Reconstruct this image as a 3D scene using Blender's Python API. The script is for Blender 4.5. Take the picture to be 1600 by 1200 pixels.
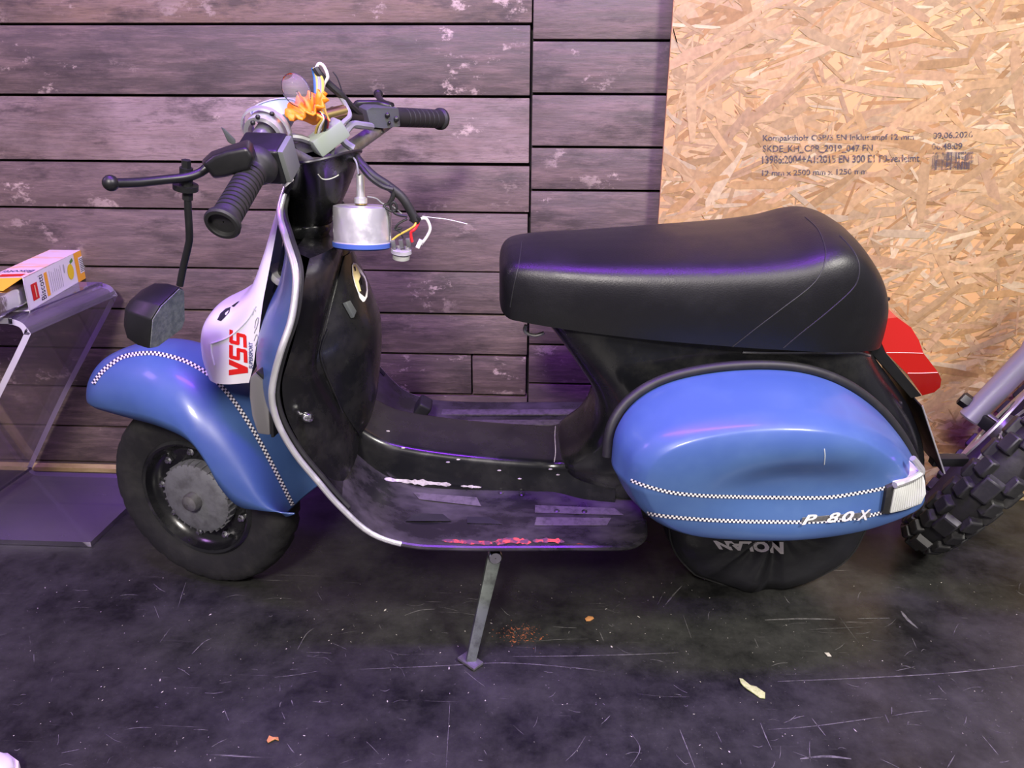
import bpy, bmesh, math, random
from mathutils import Vector, Matrix, noise
from mathutils.bvhtree import BVHTree
random.seed(7)
V = Vector
rad = math.radians
scene = bpy.context.scene
for o in list(bpy.data.objects): bpy.data.objects.remove(o)

# ------------------------------------------------------------------ camera
FPX = 1200.0
CAM = V((0, 0, 1.0))
PITCH, YAW, ROLL = rad(20), rad(2.5), rad(.3)
c_f = V((-math.sin(YAW)*math.cos(PITCH), math.cos(YAW)*math.cos(PITCH), -math.sin(PITCH)))
r0 = V((math.cos(YAW), math.sin(YAW), 0)); u0 = r0.cross(c_f)
c_r = r0*math.cos(ROLL)+u0*math.sin(ROLL); c_u = c_r.cross(c_f)
cam_d = bpy.data.cameras.new('camera'); cam = bpy.data.objects.new('camera', cam_d)
scene.collection.objects.link(cam); scene.camera = cam
cam_d.sensor_fit = 'HORIZONTAL'; cam_d.sensor_width = 36; cam_d.lens = FPX/1600*36
cam_d.clip_start = .02
mw = Matrix((c_r, c_u, -c_f)).transposed().to_4x4(); mw.translation = CAM
cam.matrix_world = mw

# ------------------------------------------------------------------ world, lights, exposure
w = bpy.data.worlds.new('world'); scene.world = w; w.use_nodes = True
bg = w.node_tree.nodes['Background']
bg.inputs[0].default_value = (.80, .73, .82, 1); bg.inputs[1].default_value = .24
def area(name, loc, target, sx, sy, power, color):
    d = bpy.data.lights.new(name, 'AREA'); d.shape = 'RECTANGLE'; d.size = sx; d.size_y = sy
    d.energy = power; d.color = color
    o = bpy.data.objects.new(name, d); scene.collection.objects.link(o)
    o.location = loc; o.rotation_euler = (V(target)-V(loc)).to_track_quat('-Z', 'Y').to_euler()
    return o
area('violet_ceiling_tube', (-.10, .80, 2.75), (-.10, 1.35, 0), 1.9, .24, 42, (.31, .035, 1.0)).data.spread = rad(125)
area('violet_side_lamp', (-2.4, .55, 2.3), (-.8, 1.8, .5), .5, .5, 14, (.70, .32, 1.0))
area('warm_white_ceiling_lamp', (1.65, -.20, 2.45), (.85, 1.2, .2), .5, .5, 92, (1.0, .96, .87))
area('white_ceiling_lamp', (-.35, -1.35, 2.35), (-.3, 1.8, .6), .45, .45, 108, (1.0, .92, .86))
scene.view_settings.view_transform = 'Standard'; scene.view_settings.look = 'None'
scene.view_settings.gamma = 1; scene.view_settings.use_curve_mapping = False
scene.view_settings.exposure = .35

# ------------------------------------------------------------------ measuring helpers
def wray(px, py): return c_f + c_r*((px-800)/FPX) - c_u*((py-600)/FPX)
def wY(px, py, Y):
    d = wray(px, py); return CAM + d*((Y-CAM.y)/d.y)
def wZ(px, py, Z):
    d = wray(px, py); return CAM + d*((Z-CAM.z)/d.z)
LEAN = rad(10)
A0 = wZ(345, 892, 0); B0 = wZ(1188, 888, 0)
e_x = (B0-A0).normalized(); ey0 = V((0, 0, 1)).cross(e_x)
e_z = V((0, 0, 1))*math.cos(LEAN)-ey0*math.sin(LEAN); e_y = e_z.cross(e_x)
SR = Matrix((e_x, e_y, e_z))            # world -> scooter axes (x to the tail, y to the wall, z up)
SM = SR.transposed().to_4x4(); SM.translation = A0
so = SR@(CAM-A0)
def q(px, py, y):
    d = SR@wray(px, py); return so + d*((y-so.y)/d.y)
STEER = rad(-20)
s_a = V((math.sin(rad(21.5)), 0, math.cos(rad(21.5)))); AX = V((.262, 0, .715))
SROT = Matrix.Rotation(STEER, 3, s_a); SINV = SROT.transposed()
def T(p): return AX+SROT@(V(p)-AX)
def qs(px, py, ys):                     # pixel -> straight-ahead steering frame
    o = AX+SINV@(so-AX); d = SINV@(SR@wray(px, py)); return o+d*((ys-o.y)/d.y)

def cat(pts, n):                        # Catmull-Rom through tuples, n samples per span
    P = [list(p) for p in pts]; P = [P[0]]+P+[P[-1]]; out = []
    for i in range(1, len(P)-2):
        for k in range(n):
            t = k/n
            out.append([.5*(2*b+(c-a)*t+(2*a-5*b+4*c-d)*t*t+(-a+3*b-3*c+d)*t**3) for a, b, c, d in zip(*P[i-1:i+3])])
    out.append(P[-2]); return out
def catv(pts, n): return [V(p) for p in cat(pts, n)]
def lerp(a, b, t): return a+(b-a)*t

# ------------------------------------------------------------------ materials
def ntree(name):
    m = bpy.data.materials.new(name); m.use_nodes = True
    return m, m.node_tree.nodes, m.node_tree.links, m.node_tree.nodes['Principled BSDF']
def mat(name, col, rough=.5, metal=0, col2=None, nscale=20, lo=.45, hi=.65, stretch=(1, 1, 1), bump=0, bscale=200, coat=0,
        rough2=None, trans=0, alpha=1, spec=.5, ior=1.45, detail=6):
    m, N, L, B = ntree(name)
    B.inputs['Base Color'].default_value = (*col, 1); B.inputs['Roughness'].default_value = rough
    B.inputs['Metallic'].default_value = metal; B.inputs['Coat Weight'].default_value = coat
    B.inputs['Coat Roughness'].default_value = .12
    B.inputs['Transmission Weight'].default_value = trans; B.inputs['Alpha'].default_value = alpha
    B.inputs['Specular IOR Level'].default_value = spec; B.inputs['IOR'].default_value = ior
    tc = N.new('ShaderNodeTexCoord'); mp = N.new('ShaderNodeMapping'); mp.inputs['Scale'].default_value = stretch
    L.new(tc.outputs['Object'], mp.inputs['Vector'])
    if col2 or rough2 is not None:
        nz = N.new('ShaderNodeTexNoise'); nz.inputs['Scale'].default_value = nscale; nz.inputs['Detail'].default_value = detail
        nz.inputs['Roughness'].default_value = .65
        L.new(mp.outputs[0], nz.inputs['Vector'])
        mr = N.new('ShaderNodeMapRange'); mr.inputs[1].default_value = lo; mr.inputs[2].default_value = hi
        L.new(nz.outputs[0], mr.inputs[0])
        if col2:
            mx = N.new('ShaderNodeMix'); mx.data_type = 'RGBA'
            mx.inputs['A'].default_value = (*col, 1); mx.inputs['B'].default_value = (*col2, 1)
            L.new(mr.outputs[0], mx.inputs['Factor']); L.new(mx.outputs['Result'], B.inputs['Base Color'])
        if rough2 is not None:
            m2 = N.new('ShaderNodeMapRange'); m2.inputs[3].default_value = rough; m2.inputs[4].default_value = rough2
            L.new(mr.outputs[0], m2.inputs[0]); L.new(m2.outputs[0], B.inputs['Roughness'])
    if bump:
        bn = N.new('ShaderNodeTexNoise'); bn.inputs['Scale'].default_value = bscale; bn.inputs['Detail'].default_value = 4
        L.new(mp.outputs[0], bn.inputs['Vector'])
        bp = N.new('ShaderNodeBump'); bp.inputs['Strength'].default_value = bump; bp.inputs['Distance'].default_value = .002
        L.new(bn.outputs[0], bp.inputs['Height']); L.new(bp.outputs[0], B.inputs['Normal'])
    return m
M = {}
M['blue'] = mat('blue_paint', (.046, .094, .245), .36, coat=.22, col2=(.054, .108, .262), nscale=9, rough2=.45)
M['black'] = mat('black_paint', (.0055, .0058, .007), .22, coat=.3, col2=(.012, .012, .012), nscale=14, rough2=.34)
M['dusty'] = mat('dusty_black_paint', (.0055, .0055, .006), .24, col2=(.022, .021, .019), nscale=11, lo=.48, hi=.8, rough2=.5, coat=.1)
M['floorpan'] = mat('worn_footboard_paint', (.010, .0095, .011), .25, col2=(.085, .075, .085), nscale=13, lo=.42, hi=.78, rough2=.48, stretch=(.5, 1, 1), detail=9)
M['seat'] = mat('black_vinyl', (.0060, .0060, .0070), .38, bump=.16, bscale=420, rough2=.5, nscale=8)
M['rubber'] = mat('black_rubber', (.013, .013, .014), .55, col2=(.030, .029, .028), nscale=25, lo=.5, hi=.8)
M['tyre'] = mat('tyre_rubber', (.013, .013, .014), .6, col2=(.030, .029, .028), nscale=18, lo=.45, hi=.8, bump=.3, bscale=90)
M['plastic'] = mat('black_plastic', (.008, .008, .009), .38, rough2=.5, nscale=20)
M['greyplastic'] = mat('grey_black_plastic', (.060, .066, .070), .45, bump=.15, bscale=400)
M['chrome'] = mat('chrome', (.80, .80, .82), .16, 1, rough2=.30, nscale=30)
M['alu'] = mat('aluminium', (.78, .78, .78), .28, .75, rough2=.5, nscale=25)
M['steel'] = mat('dull_steel', (.30, .30, .31), .42, .8, col2=(.18, .17, .16), nscale=25)
M['drum'] = mat('grey_cast_drum', (.17, .175, .19), .5, .3, col2=(.11, .11, .12), nscale=30)
M['white'] = mat('white_plastic', (.72, .70, .74), .28, coat=.3)
M['red'] = mat('red_print', (.62, .012, .010), .35)
M['ink'] = mat('black_print', (.012, .012, .02), .5)
M['blueink'] = mat('dark_blue_print', (.02, .03, .14), .5)
M['lens'] = mat('clear_ribbed_lens', (.50, .51, .50), .18, coat=.3, spec=.6)
M['smoke'] = mat('smoked_lens', (.15, .145, .15), .2, coat=.3)
M['redlens'] = mat('red_lens', (.33, .009, .006), .14, coat=.6, spec=.6)
M['orange'] = mat('orange_rubber', (.85, .26, .012), .5)
M['greenbox'] = mat('grey_green_plastic', (.25, .29, .25), .4)
M['dish'] = mat('pale_grey_dish', (.42, .50, .60), .25, .3)
M['gold'] = mat('brass', (.55, .42, .16), .3, 1)
M['wgrey'] = mat('grey_wire', (.22, .22, .25), .45)
M['wred'] = mat('red_wire', (.6, .02, .03), .45)
M['wwhite'] = mat('white_wire', (.72, .68, .72), .45)
M['wyel'] = mat('yellow_wire', (.55, .38, .06), .45)
M['wblue'] = mat('blue_wire', (.03, .12, .30), .45)
M['bag'] = mat('black_nylon', (.016, .016, .020), .42, bump=.5, bscale=45, rough2=.55, nscale=30)
M['mirror'] = mat('dusty_mirror', (.12, .13, .14), .45, .5, col2=(.20, .21, .21), nscale=120, lo=.4, hi=.6, bump=.3, bscale=500)
M['grommet'] = mat('grey_grommet', (.33, .33, .33), .5, col2=(.22, .22, .21), nscale=60)
M['card'] = mat('white_card', (.80, .78, .78), .4)
M['cardorange'] = mat('orange_card', (.90, .42, .03), .4)
M['cardpink'] = mat('pale_card_print', (.78, .62, .62), .35, col2=(.85, .42, .14), nscale=9, lo=.5, hi=.7, stretch=(1, 3, 1))
M['lemon'] = mat('yellow_print', (.80, .60, .02), .45)
M['leafgreen'] = mat('green_print', (.10, .28, .04), .45)
M['greyprint'] = mat('grey_print', (.45, .45, .43), .5)
M['foil'] = mat('silver_foil', (.75, .75, .80), .16, 1, bump=.8, bscale=35)
M['leaf'] = mat('yellow_green_leaf', (.42, .47, .20), .6, col2=(.30, .36, .12), nscale=150)
M['chip'] = mat('brown_chip', (.45, .20, .07), .7)
M['dust'] = mat('pale_debris', (.45, .42, .38), .8)
M['rust'] = mat('rust_crumbs', (.20, .055, .02), .85)
M['shoe'] = mat('white_shoe_leather', (.72, .70, .62), .5)
M['sole'] = mat('shoe_sole', (.60, .56, .48), .6)
M['redpaint'] = mat('red_paint_remains', (.62, .07, .06), .5, col2=(.10, .04, .07), nscale=70, lo=.42, hi=.52)
M['chipped'] = mat('bare_chipped_primer', (.52, .46, .52), .5, col2=(.30, .26, .30), nscale=120)
M['padmark'] = mat('pale_pad_mark', (.10, .085, .10), .4, col2=(.05, .045, .05), nscale=80)
M['forkgrey'] = mat('grey_fork_alloy', (.36, .36, .40), .35, .6)
M['board'] = mat('osb_base', (.50, .29, .12), .6)
M['baseb'] = mat('pale_batten', (.42, .32, .15), .6, col2=(.26, .18, .08), nscale=25, stretch=(.3, 1, 1))

def glassy(name, tint, facing, ior=1.45):
    m, N, L, B = ntree(name)
    out = N['Material Output']; N.remove(B)
    tr = N.new('ShaderNodeBsdfTransparent'); tr.inputs[0].default_value = (*tint, 1)
    gl = N.new('ShaderNodeBsdfGlossy'); gl.inputs['Roughness'].default_value = .06
    df = N.new('ShaderNodeBsdfDiffuse'); df.inputs[0].default_value = (.62, .57, .66, 1)
    fr = N.new('ShaderNodeFresnel'); fr.inputs[0].default_value = ior
    m1 = N.new('ShaderNodeMixShader'); m1.inputs[0].default_value = facing
    m2 = N.new('ShaderNodeMixShader')
    L.new(tr.outputs[0], m1.inputs[1]); L.new(df.outputs[0], m1.inputs[2])
    L.new(fr.outputs[0], m2.inputs[0]); L.new(m1.outputs[0], m2.inputs[1]); L.new(gl.outputs[0], m2.inputs[2])
    L.new(m2.outputs[0], out.inputs[0]); return m
M['acrylic'] = glassy('clear_acrylic', (.93, .90, .95), .10)
M['acrylicedge'] = glassy('acrylic_cut_edge', (.85, .82, .9), .85)
M['bulb'] = glassy('bulb_glass', (.97, .97, .98), .12, 1.08)

def checker():
    m, N, L, B = ntree('checker_tape')
    uv = N.new('ShaderNodeUVMap'); ck = N.new('ShaderNodeTexChecker'); ck.inputs['Scale'].default_value = 1
    ck.inputs[1].default_value = (.75, .73, .74, 1); ck.inputs[2].default_value = (.02, .02, .05, 1)
    L.new(uv.outputs[0], ck.inputs[0]); L.new(ck.outputs[0], B.inputs['Base Color']); B.inputs['Roughness'].default_value = .35
    return m
M['checker'] = checker()

def plankmat():
    m, N, L, B = ntree('weathered_plank')
    tc = N.new('ShaderNodeTexCoord'); oi = N.new('ShaderNodeObjectInfo')
    off = N.new('ShaderNodeVectorMath'); off.operation = 'ADD'
    sc = N.new('ShaderNodeMath'); sc.operation = 'MULTIPLY'; sc.inputs[1].default_value = 37
    L.new(oi.outputs['Random'], sc.inputs[0]); L.new(tc.outputs['Object'], off.inputs[0]); L.new(sc.outputs[0], off.inputs[1])
    def nz(stretch, scale, detail=8, rough=.6):
        mp = N.new('ShaderNodeMapping'); mp.inputs['Scale'].default_value = stretch
        L.new(off.outputs[0], mp.inputs[0])
        n = N.new('ShaderNodeTexNoise'); n.inputs['Scale'].default_value = scale; n.inputs['Detail'].default_value = detail
        n.inputs['Roughness'].default_value = rough; L.new(mp.outputs[0], n.inputs['Vector']); return n.outputs[0]
    def rng(src, a, b, c=0, d=1):
        r = N.new('ShaderNodeMapRange'); r.inputs[1].default_value = a; r.inputs[2].default_value = b
        r.inputs[3].default_value = c; r.inputs[4].default_value = d; L.new(src, r.inputs[0]); return r.outputs[0]
    def mix(f, a, b, mode='MIX'):
        x = N.new('ShaderNodeMix'); x.data_type = 'RGBA'; x.blend_type = mode
        L.new(f, x.inputs['Factor']) if not isinstance(f, float) else setattr(x.inputs['Factor'], 'default_value', f)
        for k, s in (('A', a), ('B', b)):
            if isinstance(s, tuple): x.inputs[k].default_value = (*s, 1)
            else: L.new(s, x.inputs[k])
        return x.outputs['Result']
    grain = nz((1.6, 6, 13), 5, 11, .7); big = nz((1.3, 3, 3), 2.6, 8, .65); fine = nz((3, 20, 60), 9, 8, .7)
    col = mix(rng(big, .38, .66), oi.outputs['Color'], (.085, .060, .052))
    col = mix(rng(grain, .45, .72, 0, .45), col, (.29, .195, .172))
    col = mix(rng(fine, .50, .68, 0, .62), col, (.040, .028, .026))
    dark = nz((2.0, 3, 6), 3.1, 9, .7); col = mix(rng(dark, .52, .64, 0, .75), col, (.036, .025, .025))
    blot = nz((1, 3, 1.6), 7, 9, .75); mask = nz((1, 1, 1), 2.4, 2)
    bm_ = N.new('ShaderNodeMath'); bm_.operation = 'MULTIPLY'
    L.new(rng(blot, .57, .62), bm_.inputs[0]); L.new(rng(mask, .50, .62), bm_.inputs[1])
    col = mix(bm_.outputs[0], col, (.40, .31, .27))
    scr = nz((2, 3, 34), 4, 10, .8); s2 = rng(scr, .66, .70, 0, .7); col = mix(s2, col, (.42, .36, .34))
    L.new(col, B.inputs['Base Color']); L.new(rng(grain, .3, .7, .48, .66), B.inputs['Roughness'])
    bp = N.new('ShaderNodeBump'); bp.inputs['Strength'].default_value = .45; bp.inputs['Distance'].default_value = .003
    L.new(grain, bp.inputs['Height']); L.new(bp.outputs[0], B.inputs['Normal'])
    return m
M['plank'] = plankmat()

def floormat():
    m, N, L, B = ntree('scuffed_black_floor')
    tc = N.new('ShaderNodeTexCoord')
    def nz(scale, stretch=(1, 1, 1), rot=0, detail=8, rough=.65):
        mp = N.new('ShaderNodeMapping'); mp.inputs['Scale'].default_value = stretch; mp.inputs['Rotation'].default_value = (0, 0, rot)
        L.new(tc.outputs['Object'], mp.inputs[0])
        n = N.new('ShaderNodeTexNoise'); n.inputs['Scale'].default_value = scale; n.inputs['Detail'].default_value = detail
        n.inputs['Roughness'].default_value = rough; L.new(mp.outputs[0], n.inputs['Vector']); return n.outputs[0]
    def rng(src, a, b, c=0, d=1):
        r = N.new('ShaderNodeMapRange'); r.inputs[1].default_value = a; r.inputs[2].default_value = b
        r.inputs[3].default_value = c; r.inputs[4].default_value = d; L.new(src, r.inputs[0]); return r.outputs[0]
    def mix(f, a, b):
        x = N.new('ShaderNodeMix'); x.data_type = 'RGBA'; L.new(f, x.inputs['Factor'])
        for k, s in (('A', a), ('B', b)):
            if isinstance(s, tuple): x.inputs[k].default_value = (*s, 1)
            else: L.new(s, x.inputs[k])
        return x.outputs['Result']
    def mul(a, b):
        x = N.new('ShaderNodeMath'); x.operation = 'MULTIPLY'; L.new(a, x.inputs[0]); L.new(b, x.inputs[1]); return x.outputs[0]
    haze = rng(nz(4.2, detail=12, rough=.76), .38, .76)
    col = mix(haze, (.0065, .0068, .0068), (.054, .054, .051))
    speck = rng(nz(150, detail=3), .66, .72); col = mix(mul(speck, haze), col, (.16, .15, .15))
    for k, (r, s) in enumerate(((.5, 10), (-.9, 9), (1.4, 11), (.05, 8), (2.2, 12))):
        sc = rng(nz(s, (.16, 7, 1), r, 7, .78), .655, .69, 0, .8)
        gate = rng(nz(2.1+.4*k, detail=2), .44, .58); col = mix(mul(sc, gate), col, (.22, .21, .21))
    L.new(col, B.inputs['Base Color'])
    L.new(rng(nz(6, detail=9, rough=.7), .35, .7, .26, .52), B.inputs['Roughness'])
    bp = N.new('ShaderNodeBump'); bp.inputs['Strength'].default_value = .12; bp.inputs['Distance'].default_value = .002
    L.new(nz(60), bp.inputs['Height']); L.new(bp.outputs[0], B.inputs['Normal'])
    return m
M['floor'] = floormat()

def strandmat():
    m, N, L, B = ntree('osb_strands')
    at = N.new('ShaderNodeAttribute'); at.attribute_name = 'tone'
    tc = N.new('ShaderNodeTexCoord'); n = N.new('ShaderNodeTexNoise'); n.inputs['Scale'].default_value = 90; n.inputs['Detail'].default_value = 5
    L.new(tc.outputs['Object'], n.inputs['Vector'])
    r = N.new('ShaderNodeMapRange'); r.inputs[1].default_value = .3; r.inputs[2].default_value = .7; r.inputs[3].default_value = .82; r.inputs[4].default_value = 1.12
    L.new(n.outputs[0], r.inputs[0])
    x = N.new('ShaderNodeMix'); x.data_type = 'RGBA'; x.blend_type = 'MULTIPLY'; x.inputs['Factor'].default_value = 1
    L.new(at.outputs['Color'], x.inputs['A']); L.new(r.outputs[0], x.inputs['B']); L.new(x.outputs['Result'], B.inputs['Base Color'])
    B.inputs['Roughness'].default_value = .55
    return m
M['strand'] = strandmat()

def inkmat():
    m, N, L, B = ntree('patchy_ink')
    B.inputs['Base Color'].default_value = (.05, .045, .06, 1); B.inputs['Roughness'].default_value = .6
    tc = N.new('ShaderNodeTexCoord'); n = N.new('ShaderNodeTexNoise'); n.inputs['Scale'].default_value = 110; n.inputs['Detail'].default_value = 3
    L.new(tc.outputs['Object'], n.inputs['Vector'])
    r = N.new('ShaderNodeMapRange'); r.inputs[1].default_value = .36; r.inputs[2].default_value = .50; r.inputs[3].default_value = .1; r.inputs[4].default_value = .85
    L.new(n.outputs[0], r.inputs[0]); L.new(r.outputs[0], B.inputs['Alpha'])
    return m
M['patchyink'] = inkmat()

# ------------------------------------------------------------------ mesh helpers
def link(o): scene.collection.objects.link(o); return o
def tag(o, label=None, cat_=None, group=None, kind=None):
    if label: o['label'] = label
    if cat_: o['category'] = cat_
    if group: o['group'] = group
    if kind: o['kind'] = kind
    return o
def empty(name, matrix=None):
    o = link(bpy.data.objects.new(name, None)); o.empty_display_size = .1
    if matrix is not None: o.matrix_world = matrix
    return o
class G:
    def __init__(s): s.v = []; s.f = []; s.m = []; s.uv = {}
    def add(s, vs, fs, mi=0):
        b = len(s.v); s.v += [V(p) for p in vs]
        for f in fs: s.f.append([b+i for i in f]); s.m.append(mi)
        return s
    def grid(s, rows, cu=False, cv=False, mi=0):
        n, k = len(rows), len(rows[0]); fs = []
        for i in range(n if cu else n-1):
            for j in range(k if cv else k-1):
                a, b = i*k, ((i+1) % n)*k; j2 = (j+1) % k
                fs.append((a+j, a+j2, b+j2, b+j))
        return s.add([p for r in rows for p in r], fs, mi)
    def poly(s, pts, mi=0): return s.add(pts, [list(range(len(pts)))], mi)
    def loft(s, rows, caps=True, mi=0):
        s.grid(rows, cv=True, mi=mi)
        if caps: s.poly(list(reversed(rows[0])), mi); s.poly(rows[-1], mi)
        return s
    def tube(s, path, r, n=10, caps=True, mi=0):
        path = [V(p) for p in path]; rs = r if isinstance(r, (list, tuple)) else [r]*len(path)
        t0 = (path[1]-path[0]).normalized(); up = V((0, 0, 1)) if abs(t0.z) < .9 else V((0, 1, 0))
        a = t0.cross(up).normalized(); rows = []
        for i, p in enumerate(path):
            t = (path[min(i+1, len(path)-1)]-path[max(i-1, 0)])
            t = t.normalized() if t.length > 1e-9 else t0
            a = (a-t*a.dot(t)).normalized(); b = t.cross(a)
            rows.append([p+(a*math.cos(k*2*math.pi/n)+b*math.sin(k*2*math.pi/n))*rs[i] for k in range(n)])
        return s.loft(rows, caps, mi)
    def lathe(s, prof, origin, axis, n=32, mi=0, caps=False, closed=False):
        ax = V(axis).normalized(); up = V((0, 0, 1)) if abs(ax.z) < .9 else V((1, 0, 0))
        a = ax.cross(up).normalized(); b = ax.cross(a); O = V(origin)
        rows = [[O+ax*h+(a*math.cos(k*2*math.pi/n)+b*math.sin(k*2*math.pi/n))*r for k in range(n)] for r, h in prof]
        s.grid(rows, cv=True, cu=closed, mi=mi)
        if caps: s.poly(list(reversed(rows[0])), mi); s.poly(rows[-1], mi)
        return s
    def prism(s, pts, vec, mi=0):
        a = [V(p) for p in pts]; b = [p+V(vec) for p in a]; return s.loft([a, b], True, mi)
    def box(s, c, size, X=(1, 0, 0), Z=(0, 0, 1), mi=0, taper=1):
        X = V(X).normalized(); Y = V(Z).cross(X).normalized(); Z = X.cross(Y).normalized(); c = V(c)
        sx, sy, sz = [d/2 for d in size]
        r0 = [c+X*i*sx+Y*j*sy-Z*sz for i, j in ((-1, -1), (1, -1), (1, 1), (-1, 1))]
        r1 = [c+X*i*sx*taper+Y*j*sy*taper+Z*sz for i, j in ((-1, -1), (1, -1), (1, 1), (-1, 1))]
        return s.loft([r0, r1], True, mi)
    def ball(s, c, r, n=14, mi=0, sz=(1, 1, 1)):
        rows = []
        for i in range(1, n//2):
            t = math.pi*i/(n//2)
            rows.append([V(c)+V((r*sz[0]*math.sin(t)*math.cos(2*math.pi*k/n), r*sz[1]*math.sin(t)*math.sin(2*math.pi*k/n), r*sz[2]*math.cos(t))) for k in range(n)])
        return s.loft(rows, True, mi)
    def build(s, name, mats, parent=None, bevel=0, segs=2, angle=40, xf=None, recalc=True):
        me = bpy.data.meshes.new(name)
        vs = [xf(p) for p in s.v] if xf else s.v
        me.from_pydata([tuple(p) for p in vs], [], s.f)
        for m in (mats if isinstance(mats, (list, tuple)) else [mats]): me.materials.append(M[m] if isinstance(m, str) else m)
        me.polygons.foreach_set('material_index', s.m)
        if s.uv:
            ul = me.uv_layers.new(name='UVMap')
            for li, lp in enumerate(me.loops): ul.data[li].uv = s.uv.get(lp.vertex_index, (0, 0))
        if recalc or bevel:
            bm = bmesh.new(); bm.from_mesh(me)
            if bevel:
                bmesh.ops.remove_doubles(bm, verts=bm.verts, dist=1e-6)
                bmesh.ops.recalc_face_normals(bm, faces=bm.faces)
                ed = [e for e in bm.edges if len(e.link_faces) == 2 and e.calc_face_angle(0) > rad(28)]
                bmesh.ops.bevel(bm, geom=ed, offset=bevel, segments=segs, profile=.6, affect='EDGES', clamp_overlap=True)
            bmesh.ops.recalc_face_normals(bm, faces=bm.faces); bm.to_mesh(me); bm.free()
        me.polygons.foreach_set('use_smooth', [True]*len(me.polygons))
        me.set_sharp_from_angle(angle=rad(angle)); me.update()
        o = link(bpy.data.objects.new(name, me))
        if parent: o.parent = parent
        return o
def bvh(o): return BVHTree.FromPolygons([v.co.copy() for v in o.data.vertices], [list(p.vertices) for p in o.data.polygons])
def hitter(tree, world=False):
    o = CAM if world else so
    def h(px, py, off=.0008):
        d = (wray(px, py) if world else SR@wray(px, py)).normalized()
        loc, n, i, dist = tree.ray_cast(o, d)
        if loc is None: return None
        if n.dot(d) > 0: n = -n
        return loc+n*off
    return h
def strip(hit, path, width, n, name, m, parent, off=.0010, squares=None):   # tape laid on a surface
    pts = cat(path, n); L_, R_, U = [], [], []
    ph = [hit(p[0], p[1], off) for p in pts]
    g = G(); rows = []; acc = 0; last = None; cs = []
    for i, p in enumerate(ph):
        if p is None: continue
        a = pts[max(i-1, 0)]; b = pts[min(i+1, len(pts)-1)]
        tx, ty = b[0]-a[0], b[1]-a[1]; l = math.hypot(tx, ty) or 1
        p1 = hit(pts[i][0]-ty/l*width/2, pts[i][1]+tx/l*width/2, off); p2 = hit(pts[i][0]+ty/l*width/2, pts[i][1]-tx/l*width/2, off)
        if p1 is None or p2 is None: continue
        if max((p1-p).length, (p2-p).length) > .03: continue
        if last is not None: acc += (p-last).length
        last = p; rows.append([p1, p, p2]); cs.append(acc)
    if len(rows) < 2: return None
    g.grid(rows)
    if squares:
        for i, c in enumerate(cs):
            for j in range(3): g.uv[i*3+j] = (c/squares, j*1.0)
    return g.build(name, m, parent, recalc=False)
def text_tris(s, bold=0, shear=0, space=1):
    cu = bpy.data.curves.new('t', 'FONT'); cu.body = s; cu.size = 1; cu.offset = bold; cu.shear = shear; cu.space_character = space
    cu.resolution_u = 3
    o = bpy.data.objects.new('t', cu); scene.collection.objects.link(o)
    me = bpy.data.meshes.new_from_object(o)
    vs = [v.co.copy() for v in me.vertices]; fs = [list(p.vertices) for p in me.polygons]
    bpy.data.objects.remove(o); bpy.data.curves.remove(cu); bpy.data.meshes.remove(me)
    x0 = min(v.x for v in vs); x1 = max(v.x for v in vs); y0 = min(v.y for v in vs); y1 = max(v.y for v in vs)
    return [((v.x-x0)/(x1-x0), (v.y-y0)/(y1-y0)) for v in vs], fs
def text_map(s, fn, name, m, parent, **k):      # lettering laid on a surface through fn(u, v)
    uv, fs = text_tris(s, **k); g = G(); pts = [fn(u, v) for u, v in uv]
    ok = [i for i, p in enumerate(pts) if p is not None]
    if not ok: return None
    idx = {i: n for n, i in enumerate(ok)}
    g.add([pts[i] for i in ok], [[idx[i] for i in f] for f in fs if all(i in idx for i in f)])
    return g.build(name, m, parent, recalc=False)
def quad_uv(a, b, c, d):                        # a=(0,0) b=(1,0) c=(1,1) d=(0,1) bilinear
    def f(u, v):
        return tuple(lerp(lerp(a[i], b[i], u), lerp(d[i], c[i], u), v) for i in range(len(a)))
    return f

# ================================================================== THE SETTING
WALL_Y = 1.945; OSB_Y = 1.905
g = G().poly([(-4, -2.5, 0), (4, -2.5, 0), (4, 2.2, 0), (-4, 2.2, 0)])
floor = tag(g.build('floor', 'floor'), kind='structure')
wall = tag(G().box((-.3, WALL_Y+.09, 1.3), (7, .1, 2.6)).build('wall_back', M['baseb']), kind='structure')
wall.data.materials.clear(); wall.data.materials.append(mat('wall_backing_board', (.02, .016, .016), .8))  # plain backing board behind the planks, one even dark colour
def plank(x0, x1, z0, z1, col, dy=0):
    g = G(); gap = .0028
    c = ((x0+x1)/2, 0, (z0+z1)/2)
    g.box((0, 0, 0), (x1-x0-.004, .036, z1-z0-2*gap))
    o = g.build('plank', 'plank', wall, bevel=.0022, segs=2)
    o.location = (c[0], WALL_Y+.018+dy, c[2]); o.color = (*col, 1)
    o.rotation_euler.y = random.uniform(-.0012, .0012)
    return o
seam_x = wY(829, 100, WALL_Y).x
LY = [-260, -160, -60, 38, 150, 254, 328, 420, 486, 549, 610, 672, 728]
LZ = [wY(400, y, WALL_Y).z for y in LY]+[.012]
cols = [(.12, .08, .06), (.13, .085, .06), (.17, .110, .078), (.062, .046, .045), (.25, .185, .175), (.115, .080, .076), (.105, .075, .072),
        (.085, .062, .060), (.085, .060, .058), (.075, .052, .050), (.085, .058, .055), (.070, .048, .046), (.065, .045, .043)]
for i in range(len(LZ)-1):
    col = cols[i % len(cols)]
    js = [-2.5, seam_x-random.uniform(-.004, .004)]
    if i in (9,): js.insert(1, wY(737, 570, WALL_Y).x)
    if i in (6, 11): js.insert(1, -1.05 if i == 11 else -1.9)
    for a, b in zip(js, js[1:]): plank(a, b, LZ[i+1], LZ[i], col, random.uniform(-.003, .003))
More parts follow.
